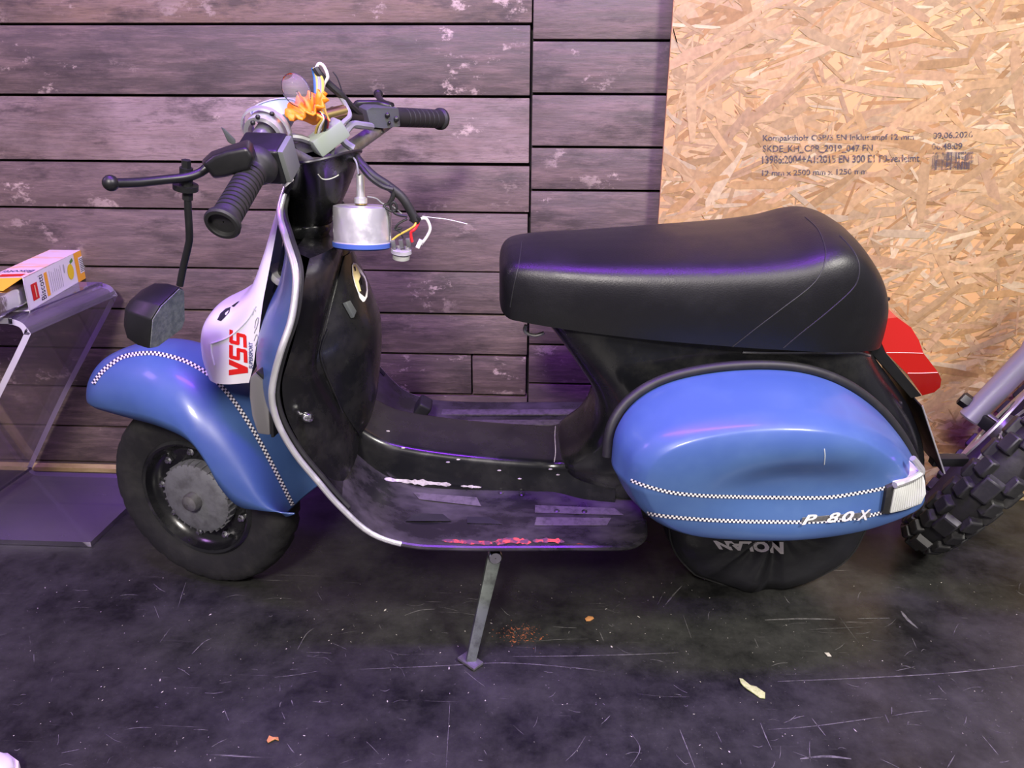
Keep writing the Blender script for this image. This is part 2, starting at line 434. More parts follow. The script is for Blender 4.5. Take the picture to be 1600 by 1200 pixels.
RY = [-80, -10, 63, 147, 230, 298, 368, 419, 480, 540, 601, 655, 700]
RZ = [wY(930, y, WALL_Y).z for y in RY]+[.012]
rc = [(.10, .075, .06), (.10, .078, .065), (.085, .065, .06), (.13, .095, .09), (.10, .07, .07), (.085, .062, .064), (.06, .045, .05), (.07, .05, .05),
      (.08, .055, .055), (.08, .055, .055), (.07, .05, .05), (.065, .045, .045), (.06, .04, .04)]
osb_x = (wY(1046, 0, OSB_Y).x+wY(1034, 355, OSB_Y).x)/2
for i in range(len(RZ)-1): plank(seam_x+.003, osb_x+.12, RZ[i+1], RZ[i], rc[i % len(rc)], random.uniform(-.003, .003))
tag(G().prism([(-2.6, WALL_Y, 0), (-2.6, WALL_Y-.012, 0), (-2.6, WALL_Y-.012, .012), (-2.6, WALL_Y, .02)], (2.6+osb_x, 0, 0)).build('baseboard_back', 'baseb'), kind='structure')

# OSB board with pressed strands
osb = G().box((osb_x+.85, OSB_Y+.006, .90), (1.70, .012, 1.80)).build('chipboard_panel', 'board', bevel=.0008)
tag(osb, 'pale oriented strand board with printed lettering leaning flat over the plank wall', 'board')
g = G(); tones = []
pal = [(.60, .37, .17), (.64, .41, .20), (.57, .34, .14), (.67, .45, .23), (.55, .31, .12), (.74, .55, .32), (.60, .36, .18), (.62, .38, .20), (.48, .25, .09), (.60, .38, .18), (.63, .41, .20)]
rs = random.Random(3); NST = 7600
for i in range(NST):
    L_ = rs.uniform(.04, .19)*(1 if i % 3 else .5); W_ = L_*rs.uniform(.04, .17); W_ = min(W_, .026)
    a = rs.gauss(0.22, .48) if i % 5 else rs.uniform(-1.6, 1.6)
    cx = osb_x+rs.uniform(.0, 1.70); cz = rs.uniform(.0, 1.8)
    ca, sa = math.cos(a), math.sin(a); pts = []
    y = OSB_Y-.0001-.0014*i/NST
    for u, v in ((-.5, -.2*rs.random()-.1), (-.3, -.5), (.3*rs.random()+.1, -.5), (.5, -.1-.3*rs.random()), (.48, .3), (.1, .5), (-.35, .45)):
        u *= L_; v *= W_
        x = min(max(cx+u*ca-v*sa, osb_x+.001), osb_x+1.699); z = min(max(cz+u*sa+v*ca, .001), 1.799)
        pts.append((x, y-.0006*rs.random()*u/L_, z))
    g.poly(pts); c = rs.choice(pal); k = rs.uniform(.56, .86); k *= .80; tones.append([c[0]*k*.99, c[1]*k*1.03, c[2]*k*1.0])
for i in range(420):          # thin dark splinters and cracks
    a = rs.uniform(-1.6, 1.6); L_ = rs.uniform(.006, .022); cx = osb_x+rs.uniform(.02, 1.68); cz = rs.uniform(.02, 1.78)
    d = V((math.cos(a), 0, math.sin(a)))*L_/2; n = V((-math.sin(a), 0, math.cos(a)))*.0012; c = V((cx, OSB_Y-.0019, cz))
    g.poly([c-d, c-n, c+d, c+n]); tones.append((.22, .095, .03))
st = g.build('strands', 'strand', osb, recalc=False); st['kind'] = 'stuff'
at = st.data.attributes.new('tone', 'FLOAT_COLOR', 'FACE')
for i, c in enumerate(tones): at.data[i].color = (*c, 1)
# print on the board
OP = OSB_Y-.0024
def osbq(a, b, c, d):
    Q = quad_uv(*[tuple(wY(p[0], p[1], OP)) for p in (a, b, c, d)]); return lambda u, v: V(Q(u, v))
for s, a, b, c, d in (('Kompaktholz OSB/3 EN Inklusumpf 12 mm', (1192, 223), (1428, 221), (1428, 209), (1192, 211)),
                      ('SKDE_KH_CPR_2019_047 EN', (1192, 239), (1364, 238), (1364, 226), (1192, 227)),
                      ('13986:2004+A1:2015 EN 300 E1 F0-verleimt', (1191, 256), (1437, 253), (1437, 241), (1191, 243)),
                      ('12 mm x 2500 mm x 1250 mm', (1191, 275), (1355, 272), (1355, 263), (1191, 266)),
                      ('09.06.2026', (1458, 217), (1520, 215), (1520, 205), (1458, 207)), ('06:48:09', (1456, 234), (1504, 233), (1504, 223), (1456, 224))):
    text_map(s, osbq(a, b, c, d), 'printed_line', 'patchyink', osb, bold=.018)
g = G(); f = osbq((1456, 266), (1522, 264), (1524, 237), (1458, 238)); u = 0
while u < .97:
    wd = rs.choice((.008, .012, .02, .028)); g.poly([f(u, 0), f(min(u+wd, 1), 0), f(min(u+wd, 1), 1), f(u, 1)]); u += wd+rs.choice((.008, .012, .018))
g.build('printed_barcode', 'patchyink', osb, recalc=False)
# ================================================================== THE SCOOTER
sc = empty('motor_scooter', SM)
tag(sc, 'blue and black motor scooter without headset cover, leaning on its side stand before the planks', 'scooter')

# ---- front wheel (built straight ahead, then steered)
WC = V((0, 0, .215)); WAX = V((0, -1, 0))
g = G()
prof = [(.132, -.036), (.150, -.043), (.170, -.047), (.188, -.046), (.200, -.041), (.208, -.032), (.213, -.018), (.215, 0),
        (.213, .018), (.208, .032), (.200, .041), (.188, .046), (.170, .047), (.150, .043), (.132, .036), (.126, 0)]
n = 120; rows = []
for r, h in prof:
    row = []
    for k in range(n):
        rr = r; a = 2*math.pi*k/n
        if r >= .199 and abs(h) > .01 and (k+(2 if h > 0 else 0)+int(abs(h)*120)) % 5 == 0: rr -= .0045
        row.append(WC+V((rr*math.cos(a), -h, rr*math.sin(a))))
    rows.append(row)
g.grid(rows, cu=True, cv=True)
fw = g.build('front_wheel', 'tyre', sc, xf=T, angle=30)
g = G().lathe([(.136, .038), (.130, .043), (.125, .040), (.121, .028), (.112, .014), (.100, .010), (.060, .012), (.058, -.02), (.1, -.02), (.13, -.03), (.136, -.036)], WC, WAX, 64)
g.build('rim', 'black', fw, xf=T)
g = G().lathe([(.0, .030), (.045, .031), (.070, .029), (.079, .024), (.081, .008), (.081, -.01)], WC+V((0, -.012, 0)), WAX, 64)
g.build('brake_drum', 'drum', fw, xf=T)
for k in range(30):
    a = 2*math.pi*k/30; d = V((math.cos(a), 0, math.sin(a))); t = V((-math.sin(a), 0, math.cos(a)))
    if k == 0:
        fin = G().box((0, 0, 0), (.014, .020, .0035), V((1, 0, 0)), V((0, 0, 1))).build('drum_fin', 'drum', fw, bevel=.0006)
        me = fin.data
    else:
        fin = link(bpy.data.objects.new('drum_fin', me)); fin.parent = fw
    B_ = Matrix((SROT@d, SROT@V((0, 1, 0)), SROT@(d.cross(V((0, 1, 0)))))).transposed()
    fin.matrix_local = Matrix.Translation(T(WC+d*.0762+V((0, -.0275, 0))))@B_.to_4x4()
G().lathe([(.020, .0), (.020, .012), (.017, .019), (.009, .023), (.001, .024)], WC+V((0, -.041, 0)), WAX, 24).build('hub_cap', 'steel', fw, xf=T)
me = None
for k in range(9):
    a = 2*math.pi*k/9+.3; d = V((math.cos(a), 0, math.sin(a)))
    if me is None:
        nt = G().lathe([(.0085, 0), (.0085, .007), (.005, .0075), (.005, .013), (.001, .0135)], (0, 0, 0), WAX, 6).build('wheel_nut', 'chrome', fw, angle=25); me = nt.data
    else: nt = link(bpy.data.objects.new('wheel_nut', me)); nt.parent = fw
    nt.matrix_local = Matrix.Translation(T(WC+d*.101+V((0, -.011, 0))))@SROT.to_4x4()
# fork leg on the far side and axle
g = G().tube([T((.0, .02, .215)), T((.0, .085, .215))], .014, 12)
g.tube([T(p) for p in catv([(.0, .085, .215), (.06, .09, .28), (.11, .085, .40), (.15, .05, .46), (.19, .0, .53), (.262, 0, .715)], 5)], .019, 12)
g.build('fork_tube', 'black', sc)

# ---- fender
crest = [(-.226, .394), (-.225, .434), (-.214, .472), (-.182, .506), (-.12, .532), (-.05, .545), (.03, .530), (.10, .480), (.155, .42), (.195, .345), (.220, .27), (.226, .235)]
edge_px = [(144, 626, .060), (148, 636, .078), (168, 643, .092), (200, 652, .102), (250, 666, .112), (295, 688, .114), (322, 722, .115), (345, 762, .115), (372, 790, .113), (405, 797, .108), (440, 801, .095), (461, 802, .085)]
edges = [(*qs(px, py, -h).xz, h) for px, py, h in edge_px]
C_ = cat(crest, 6); E_ = cat(edges, 6); rows = []
for c, e in zip(C_, E_):
    row = []
    for k in range(-14, 15):
        a = abs(k)/14*math.pi/2; sgn = -1 if k < 0 else 1
        yy = math.sin(a)**.85; b = 1-math.cos(a)**.80
        row.append(V((lerp(c[0], e[0], b), sgn*yy*e[2], lerp(c[1], e[1], b))))
    rows.append([T(p) for p in row])
g = G().grid(rows)
inner = [[T(AX+SINV@(p-AX)) for p in r] for r in rows]
fender = g.build('front_fender', 'blue', sc, recalc=True)
so_ = fender.modifiers.new('thickness', 'SOLIDIFY'); so_.thickness = .003; so_.offset = -1 if False else 0
hF = hitter(bvh(fender))
strip(hF, [(147, 600), (158, 585), (172, 572), (195, 558), (232, 553), (262, 557), (295, 568), (330, 590), (365, 628), (400, 682), (430, 738), (461, 800)], 6.4, 30, 'checker_tape', 'checker', fender, .0022, .0042)
def crease(hit, path, name, parent, r=.0012, m='ink', n=8, off=.0005):
    pts = [hit(p[0], p[1], off) for p in cat(path, n)]; pts = [p for p in pts if p]
    keep = [pts[0]]
    for p in pts[1:]:
        if .0015 < (p-keep[-1]).length < .05: keep.append(p)
    if len(keep) > 1: return G().tube(keep, r, 6).build(name, m, parent)
crease(hF, [(150, 618), (200, 640), (260, 660), (320, 676), (380, 684)], 'fender_lip', fender, .0016, 'blue', off=-.0004)

# ---- legshield and footboard: one pressed sheet, blue outside, black inside
edge = [(450, 283, -.05, .012), (437, 330, -.08, .018), (446, 370, -.13, .030), (460, 415, -.18, .048), (462, 450, -.205, .058), (455, 500, -.225, .066), (440, 545, -.24, .074),
        (428, 590, -.245, .078), (425, 625, -.25, .076), (436, 665, -.25, .075), (462, 710, -.25, .055), (495, 750, -.25, .035), (530, 790, -.25, .018), (580, 833, -.25, .006), (640, 852, -.25, 0)]
sh = [(*q(a, b, c), d) for a, b, c, d in edge]
sh += [(.56, -.25, .291, 0), (.66, -.25, .290, 0), (.76, -.25, .290, 0), (.84, -.25, .290, 0), (.872, -.247, .290, 0), (.893, -.235, .291, 0), (.904, -.215, .292, 0), (.908, -.18, .293, 0)]
S_ = cat(sh, 5); rows = []; NX = 24
for x, y, z, b in S_:
    row = []
    for k in range(NX+1):
        s = -1+2*k/NX; row.append(V((x-b*(1-abs(s)**2.2), s*abs(y), z-b*.18*(1-s*s))))
    rows.append(row)
def norms(rows):
    out = []
    for i, r in enumerate(rows):
        o = []
        for j, p in enumerate(r):
            du = rows[min(i+1, len(rows)-1)][j]-rows[max(i-1, 0)][j]; dv = r[min(j+1, len(r)-1)]-r[max(j-1, 0)]
            o.append(du.cross(dv).normalized())
        out.append(o)
    return out
NN = norms(rows); sgn = 1 if NN[30][NX//2].x < 0 else -1
back = [[p-n_*sgn*.006 for p, n_ in zip(r, nr)] for r, nr in zip(rows, NN)]
SPLIT = 5*12
g = G(); g.grid(rows[:SPLIT+1], mi=0); g.grid(rows[SPLIT:], mi=1); g.grid(back[:SPLIT+1], mi=1); g.grid(back[SPLIT-4:], mi=2)
g.grid([rows[0], back[0]], mi=1); g.grid([rows[-1], back[-1]], mi=1)
shield = g.build('leg_shield', ['blue', 'dusty', 'floorpan'], sc, recalc=False)
me = shield.data
bm = bmesh.new(); bm.from_mesh(me); bmesh.ops.recalc_face_normals(bm, faces=bm.faces); bm.to_mesh(me); bm.free()
hS = hitter(bvh(shield))
for side in (-1, 1):
    pth = [V((p[0], abs(p[1])*side, p[2])) for p in S_]
    cut = 5*14
    G().tube(pth[:cut], [.0056]*cut, 10).build('edge_trim', 'alu', shield)
    G().tube(pth[cut-1:], .0055, 8).build('edge_trim', 'floorpan', shield)
    rb = [p+V((.004, -.012*side, 0)) for p in pth[2:cut-8]]
    G().tube(rb, .006, 8).build('rubber_edging', 'rubber', shield)

# ---- horn cover
hc = [((441, 300), (446, 306), .016), ((430, 341), (437, 336), .028), ((414, 395), (427, 388), .036), ((394, 446), (417, 440), .05), ((368, 465), (411, 471), .06), ((340, 478), (407, 500), .068),
      ((324, 497), (404, 525), .074), ((319, 518), (400, 543), .078), ((322, 546), (396, 570), .08), ((332, 573), (389, 598), .08)]
rws = []
R0 = cat([(*q(*a, 0), *q(*b, -w_), w_) for a, b, w_ in hc], 5)
for r in R0:
    a = V(r[:3]); b = V(r[3:6]); w_ = abs(b.y); row = []
    for k in range(-14, 15):
        s = abs(k)/14; sg = -1 if k < 0 else 1
        t = s*math.pi/2; f1 = 1-math.cos(t)**.62; f2 = math.sin(t)**.80
        row.append(V((lerp(a.x, b.x, f1), sg*w_*f2, lerp(a.z, b.z, f1))))
    rws.append(row)
bot = [p+V((.05*0+.02, 0, .004)) for p in rws[-1]]
bot = [V((lerp(p.x, R0[-1][3], .98), p.y*.98, lerp(p.z, R0[-1][5], .98)+.002)) for p in rws[-1]]
horn = G().grid(rws+[bot]).build('horn_cover', 'white', sc, angle=50)
hH = hitter(bvh(horn))
fq = quad_uv((388, 588), (385, 519), (359, 516), (358, 586))
def letter(quads):
    g = G()
    for qd in quads:
        rows_ = []
        (u0, v0), (u1, v1), (u2, v2), (u3, v3) = qd
        for i in range(5):
            t = i/4; a = (lerp(u0, u1, t), lerp(v0, v1, t)); b = (lerp(u3, u2, t), lerp(v3, v2, t))
            rows_.append([hH(*fq(*a), .0014), hH(*fq(*b), .0014)])
        if all(p for r in rows_ for p in r): g.grid(rows_)
    g.build('red_letter', 'red', horn, recalc=False)
letter([[(0, 1), (.12, 1), (.21, 0), (.09, 0)], [(.09, 0), (.21, 0), (.36, 1), (.24, 1)]])
for o_ in (.30, .64):
    w_ = .34
    def S2(x0, y0, x1, y1): return [(o_+x0*w_+.05*y0, y0), (o_+x1*w_+.05*y0, y0), (o_+x1*w_+.05*y1, y1), (o_+x0*w_+.05*y1, y1)]
    letter([S2(.14, .80, .98, 1), S2(.08, .46, .32, .94), S2(.14, .41, .86, .59), S2(.66, .06, .90, .54), S2(.02, 0, .84, .20)])
fq2 = quad_uv((395, 576), (395, 535), (389, 534), (389, 575))
text_map('SUPERSPORT', lambda u, v: hH(*fq2(u, v), .0012), 'small_lettering', 'blueink', horn, bold=.02)
g = G()
for poly in ([(340, 500), (345, 490), (353, 483), (361, 480), (359, 488), (352, 496), (346, 502)], [(362, 479), (372, 472), (375, 471), (366, 480)]):
    pp = [hH(*p, .0012) for p in poly]
    if all(pp): g.poly(pp)
if g.f: g.build('black_sticker', 'ink', horn, recalc=False)
for pth in ([(330, 537), (345, 532), (358, 526), (372, 515), (388, 498), (400, 478)], [(330, 537), (331, 552), (335, 570)]):
    crease(hH, pth, 'moulded_rib', horn, .0018, 'white', off=.0004)
g = G()
for pth in ([(397, 520), (402, 508), (404, 496), (400, 500), (398, 512)], [(399, 540), (403, 528), (401, 522), (397, 532)], [(395, 492), (397, 482), (400, 486)]):
    pp = [hH(*p, .0012) for p in cat(pth, 5)]; pp = [p for p in pp if p]
    if len(pp) > 2: g.tube(pp, .0009, 6)
if g.f: g.build('scroll_sticker', 'greyprint', horn)
# gap strip between cover and shield
crease(hS, [(440, 345), (432, 392), (420, 440), (413, 480), (407, 530), (400, 575)], 'cover_gasket', shield, .005, 'rubber', off=.001)

# ---- front turn signal on the shield
ts = [(390, 590), (397, 583), (416, 601), (420, 640), (422, 681), (402, 678), (393, 650), (389, 620)]
bl = G().prism([q(a, b, -.205) for a, b in ts], (.02, .07, 0)).build('turn_signal', 'smoke', sc, bevel=.004)
G().prism([q(a, b, -.208) for a, b in [(398, 582), (418, 600), (423, 684), (428, 684), (424, 598), (404, 580)]], (.02, .06, 0)).build('signal_base', 'rubber', bl, bevel=.002)

# ---- glovebox
gb = [(.790, .325, .12, .352, .012, .36), (.772, .325, .165, .360, .022, .367), (.742, .322, .195, .353, .060, .374), (.70, .312, .215, .342, .105, .388), (.655, .296, .228, .331, .148, .400), (.62, .284, .232, .325, .166, .406),
      (.575, .282, .235, .333, .156, .404), (.53, .290, .235, .345, .142, .398), (.47, .312, .232, .357, .116, .388), (.44, .326, .225, .363, .098, .380), (.415, .338, .205, .364, .082, .372)]
gbs = cat(gb, 4)
def gbrow(r, inset=1.0, off=0):
    z, xa, ya, xc, yc, xm = r; row = []
    for sd in (-1, 1):
        seg = []
        for k in range(7):
            t = k/6; b = math.sin(t*math.pi)*.012
            seg.append(V((lerp(xa, xc, t)+b, sd*(lerp(ya, yc, t)), z-.03*(1-t)*(1 if z < .5 else -.2)-.0*b)))
        if sd == -1: row += seg
        else: tail = list(reversed(seg))
    mid = [V((xm-(xm-xc)*abs(s)**2, s*yc, z)) for s in [-1+2*k/12 for k in range(1, 12)]]
    return row+mid+tail
grows = [gbrow(r) for r in gbs]
g = G().grid(grows)
lastr = grows[-1]; g.grid([lastr, [V((p.x-.02, p.y*.9, p.z-.006)) for p in lastr], [V((.33, p.y*.7, p.z-.02)) for p in lastr]])
fr = grows[0]; g.grid([[V((.30, p.y*1.0, p.z+.012)) for p in fr], fr])
glove = g.build('glove_box', 'dusty', sc, angle=35)
door = []
for r in gbs[5:-2]:
    z, xa, ya, xc, yc, xm = r
    door.append([V((xm-(xm-xc)*abs(s)**2+.004, s*yc*.97, z)) for s in [-1+2*k/16 for k in range(17)]])
g = G().grid(door); g.grid([[p-V((.006, 0, 0)) for p in door[0]], door[0]]); g.grid([door[-1], [p-V((.006, 0, 0)) for p in door[-1]]])
for e in (0, -1): g.grid([[r[e] for r in door], [r[e]-V((.006, 0, 0)) for r in door]])
dr = g.build('glove_box_door', 'black', glove, angle=35)
hD = hitter(bvh(dr)); hB = hitter(bvh(glove))
crease(hD, [(512, 515), (504, 535), (501, 560), (515, 598), (530, 632), (545, 668), (550, 672), (560, 662), (575, 630), (590, 595)], 'panel_rib', dr, .0022, 'black', off=.0008)
# latch and sticker
lp = [hD(a, b, .002) for a, b in ((534, 474), (541, 471), (551, 488), (547, 498))]
if all(lp): G().prism(lp, (.006, 0, .002)).build('latch', 'greyplastic', dr, bevel=.001)
def sticker(pts, name, m, off):
    pp = [hD(*p, off) for p in pts]
    if all(pp): return G().poly(pp).build(name, m, dr, recalc=False)
sticker([(549, 415), (551, 411), (556, 412), (561, 418), (566, 426), (570, 433), (573, 442), (574, 454), (573, 464), (569, 471), (566, 472), (561, 466), (559, 459), (554, 446), (550, 430)], 'oval_sticker', 'card', .0012)
M['cream'] = mat('cream_print', (.80, .66, .34), .4)
for pl, m in (([(550, 416), (554, 413), (558, 420), (562, 432), (559, 440), (563, 455), (560, 456), (555, 444), (551, 430)], 'cream'), ([(551, 417), (555, 416), (556, 422), (553, 425)], 'ink'), ([(562, 430), (566, 436), (569, 448), (567, 454), (563, 452), (561, 445), (565, 446)], 'ink')):
    sticker(pl, 'sticker_print', m, .0018)
# coat hook
p = hB(470, 648, 0) or q(470, 648, -.19)
G().lathe([(.004, -.004), (.004, .010), (.0085, .012), (.0095, .018), (.007, .024), (.001, .026)], p, V((.75, -.55, .1)), 16).build('coat_hook', 'chrome', glove)

# ---- steering column and headset lower half
g = G()
ctr = lambda z: AX+s_a*((z-.715)/s_a.z)
g.tube([ctr(.68), ctr(.72), ctr(.77), ctr(.80)], [.030, .031, .034, .036], 28)
col = g.build('steering_column', 'black', sc)
g = G(); p = ctr(.713)
g.lathe([(.036, .004), (.050, .006), (.052, .0), (.050, -.006)], p+V((.006, 0, 0)), s_a, 32).build('column_grommet', 'grommet', col)
rows = []
bx = SROT@V((1, 0, 0)); by = SROT@V((0, 1, 0))
for z, rx, ry, sh_ in ((.795, .039, .039, 0), (.812, .040, .040, 0), (.816, .037, .037, 0), (.825, .040, .043, .004), (.85, .045, .048, -.004), (.875, .050, .056, -.010), (.90, .053, .066, -.017), (.92, .054, .076, -.025), (.938, .054, .082, -.030)):
    c = ctr(z)+by*sh_+bx*abs(sh_)*.2
    rows.append([c+bx*rx*math.cos(t)+by*ry*math.sin(t)+V((0, 0, .006*math.cos(2*t) if z > .93 else 0)) for t in [2*math.pi*k/40 for k in range(40)]])
inn = [[lerp(rows[i][k], ctr(.88+.05*(i-6)/2)+bx*.02, .05) for k in range(40)] for i in (8, 7, 6, 5)]
g = G().grid(rows+inn, cv=True); g.poly(inn[-1])
hs = g.build('headset_shell', 'black', sc, angle=45)
G().tube([rows[8][k]+V((0, 0, .001)) for k in range(40)]+[rows[8][0]], .0026, 6).build('headset_rim', 'plastic', hs)
hHS = hitter(bvh(hs))
crease(hHS, [(497, 272), (503, 279), (512, 280), (522, 277), (529, 273)], 'scratch_mark', hs, .0009, 'greyprint', off=.0003)

# ---- left control: grip, switch box, lever, mirror
def axisg(p, r_, prof, name, m, parent, n=24):
    a = V(p); b = V(r_); return G().lathe(prof, a, b-a, n).build(name, m, parent)
gi, go = q(402, 258, -.195), q(346, 352, -.325)
L_ = (go-gi).length
pf = [(.012, -.01), (.029, -.006), (.030, .004), (.026, .012), (.0205, .016)]
k = .02
while k < L_-.024:
    pf += [(.0195, k), (.0195, k+.006), (.0178, k+.0066), (.0178, k+.0082)]; k += .0088
pf += [(.0195, L_-.022), (.0195, L_-.012), (.0235, L_-.009), (.0245, L_-.003), (.0225, L_), (.018, L_+.0005), (.0165, L_-.006), (.001, L_-.007)]
grip = axisg(gi, go, pf, 'left_grip', 'rubber', sc, 32)
bd = (go-gi).normalized()            # bar direction, outwards
bu = V((0, 0, 1)); bu = (bu-bd*bu.dot(bd)).normalized(); bf = bu.cross(bd)   # bf: along the scooter
if bf.x < 0: bf = -bf
bar_c = lerp(gi, go, -.15)
M['palegrey'] = mat('pale_grey_plastic', (.13, .14, .14), .45)
swc = gi-bd*.030-bu*.008
sw = G().box(swc, (.052, .066, .056), bd, bu).build('left_switch_box', 'plastic', sc, bevel=.006, segs=3)
G().box(swc+bf*.030, (.044, .02, .052), bd, bu).build('switch_plate', 'palegrey', sw, bevel=.003)
cn = q(448, 282, -.15)
G().box(cn, (.018, .010, .010), V((.5, .35, .35)), V((0, 0, 1))).build('white_connector', 'wwhite', sw, bevel=.0015)
G().tube(catv([q(452, 276, -.14), q(455, 284, -.13), q(447, 300, -.12)], 5), .004, 8).build('connector_sleeve', 'plastic', sw)
# lever perch and lever
pv = q(338, 262, -.215)
g = G().loft([[q(a, b, y) for a, b in pts] for y, pts in ((-.19, [(313, 252), (330, 236), (352, 228), (388, 216), (404, 232), (396, 262), (356, 276), (334, 280)]), (-.245, [(316, 256), (333, 243), (354, 236), (386, 230), (396, 246), (388, 266), (352, 276), (334, 278)]))])
perch = g.build('lever_perch', 'plastic', sc, bevel=.006, segs=3)
lv = [q(372, 262, -.215), q(350, 258, -.218), q(330, 258, -.222), q(312, 270, -.232), q(290, 277, -.245), q(255, 281, -.265), q(215, 285, -.29), q(180, 286, -.312)]
lv = catv(lv, 5); nn = len(lv)
lever = G().tube(lv, [lerp(.010, .0062, min(1, i/14)) for i in range(nn)], 12).build('clutch_lever', 'plastic', sc)
G().ball(q(173, 286, -.314), .0105, 16).build('lever_ball', 'plastic', lever)
# mirror clamp, stem, head
cl = q(291, 278, -.235)
mir = G().tube(catv([q(293, 300, -.24), q(294, 330, -.24), q(296, 368, -.242), q(294, 385, -.243), q(287, 415, -.245), q(281, 446, -.247)], 6), .0052, 12).build('mirror_stem', 'plastic', sc)
g = G().tube([q(291, 250, -.235), q(291, 262, -.235)], .0065, 6); g.tube([q(291, 262, -.235), q(291, 296, -.236)], .009, 12); g.tube([q(290, 288, -.236), q(290, 296, -.236)], .017, 16); g.tube([q(293, 296, -.238), q(293, 312, -.239)], .0075, 6)
g.build('mirror_clamp', 'plastic', mir)
gl_px = [(236, 499, -.285), (250, 477, -.27), (280, 448, -.225), (287, 452, -.215), (288, 500, -.215), (283, 514, -.225), (244, 543, -.28), (232, 545, -.29)]
gl = [q(*p) for p in gl_px]; cen = sum(gl, V())/len(gl)
nrm = (gl[2]-gl[0]).cross(gl[6]-gl[0]).normalized()
if nrm.x < 0: nrm = -nrm
r1 = [p-nrm*.020 for p in gl]; r2 = [lerp(p, cen, .10)-nrm*.042 for p in gl]; r3 = [lerp(p, cen, .42)-nrm*.060 for p in gl]
head = G().loft([gl, r1, r2, r3]).build('mirror_head', 'plastic', sc, bevel=.0025)
G().loft([[lerp(p, cen, .05)+nrm*.0006 for p in gl], [lerp(p, cen, .05)+nrm*.0022 for p in gl]]).build('mirror_glass', 'mirror', head)
# handlebar tubes
hb = ctr(.915)+bx*.0
G().tube([gi-bd*.05, lerp(gi, hb, .75), hb], [.014, .014, .014], 16).build('handlebar_tube', 'steel', sc)
ri, ro = q(617, 183, .20), q(690, 186, .325)
G().tube([hb, lerp(hb, ri, .5), ri], [.014, .013, .0125], 16).build('handlebar_tube', 'steel', sc)
# ---- right control
L_ = (ro-ri).length; pf = [(.012, -.02), (.017, -.012), (.0175, 0)]; k = .012
while k < L_-.03: pf += [(.018, k), (.018, k+.012), (.0165, k+.0126), (.0165, k+.0145)]; k += .0152
pf += [(.0175, L_-.028), (.0175, L_-.012), (.0215, L_-.008), (.0215, L_-.002), (.019, L_), (.001, L_)]
axisg(ri, ro, pf, 'right_grip', 'rubber', sc, 28)
rd = (ro-ri).normalized(); ru = (V((0, 0, 1))-rd*rd.z).normalized(); rf = ru.cross(rd)
if rf.x < 0: rf = -rf
rp = [(572, 172, .11), (581, 168, .115), (623, 169, .17), (626, 198, .17), (601, 201, .13), (579, 199, .11)]
rs_ = G().prism([q(*p) for p in rp], V((-.02, .035, .0))).build('right_switch_box', 'greyplastic', sc, bevel=.003)
hR = hitter(bvh(rs_))
for px, py, r in ((605, 180, .0045), (619, 186, .0050), (608, 192, .003)):
    p = hR(px, py, 0)
    if p: G().lathe([(r, -.002), (r, .006), (r*.6, .0075), (.0003, .008)], p, V((.25, -.95, .15)), 14).build('switch_button', 'plastic', rs_)
p = q(594, 203, .14); G().lathe([(.006, .012), (.006, 0), (.0075, -.004), (.001, -.005)], p, V((0, 0, 1)), 14).build('switch_knob', 'plastic', rs_)
g = G().loft([[q(a, b, y) for a, b in [(545, 170), (556, 156), (590, 156), (612, 162), (618, 174), (570, 180)]] for y in (.17, .215)])
perch2 = g.build('brake_perch', 'plastic', sc, bevel=.007, segs=3)
lv2 = [q(612, 165, .2), q(598, 160, .23), q(592, 152, .28), q(591, 147, .33)]
lever2 = G().tube(catv(lv2, 5), .006, 10).build('brake_lever', 'plastic', sc)
G().ball(lv2[-1], .0095, 14).build('lever_ball', 'plastic', lever2)

# ---- opened headset: clamps, reflector dish, bulb, boot, wires
hp = q(415, 205, -.05)
ring = G().lathe([(.024, -.012), (.030, -.012), (.031, .012), (.024, .012)], hp, bd, 28, closed=True)
ring.lathe([(.037, .002), (.040, .004), (.040, .012), (.037, .014)], hp-bd*.012, bd, 28, closed=True)
clampo = ring.build('throttle_drum', 'alu', sc)
G().tube([hp-bd*.03, hp+bd*.035], .0155, 20).build('inner_tube', 'steel', clampo)
for px, py in ((403, 183), (395, 192), (425, 178)): G().ball(q(px, py, -.07), .004, 10).build('bolt_head', 'plastic', clampo)
kn = q(352, 213, -.10)
G().loft([[q(a, b, -.10) for a, b in [(345, 198), (351, 201), (368, 218), (368, 228), (356, 222)]], [q(a, b, -.085) for a, b in [(345, 198), (351, 201), (368, 218), (368, 228), (356, 222)]]]).build('choke_tab', 'greyplastic', sc, bevel=.002)
dc = q(432, 180, .005); da = V((-.10, -.22, 1)).normalized()
dish = G().lathe([(.037, .012), (.039, .013), (.038, .008), (.032, -.006), (.020, -.020), (.008, -.024), (.008, -.022), (.018, -.018), (.030, -.004), (.036, .010)], dc, da, 32).build('reflector_dish', 'dish', sc)
bt = q(470, 162, -.03); ba = (q(455, 128, -.05)-q(482, 172, -.03)).normalized()
bpos = q(463, 141, -.04)
rows = []
for i in range(1, 10):
    t = math.pi*i/10; r = .021*math.sin(t)**.8 if t < 2.2 else .0165*math.sin(t)**.35
    rows.append((r, .021*math.cos(t)*1.25))
G().lathe(rows, bpos, ba, 24).build('light_bulb', 'bulb', sc)
G().tube([bpos-ba*.024, bpos-ba*.002], .0025, 8).build('bulb_filament', 'chrome', bpy.data.objects['light_bulb'])
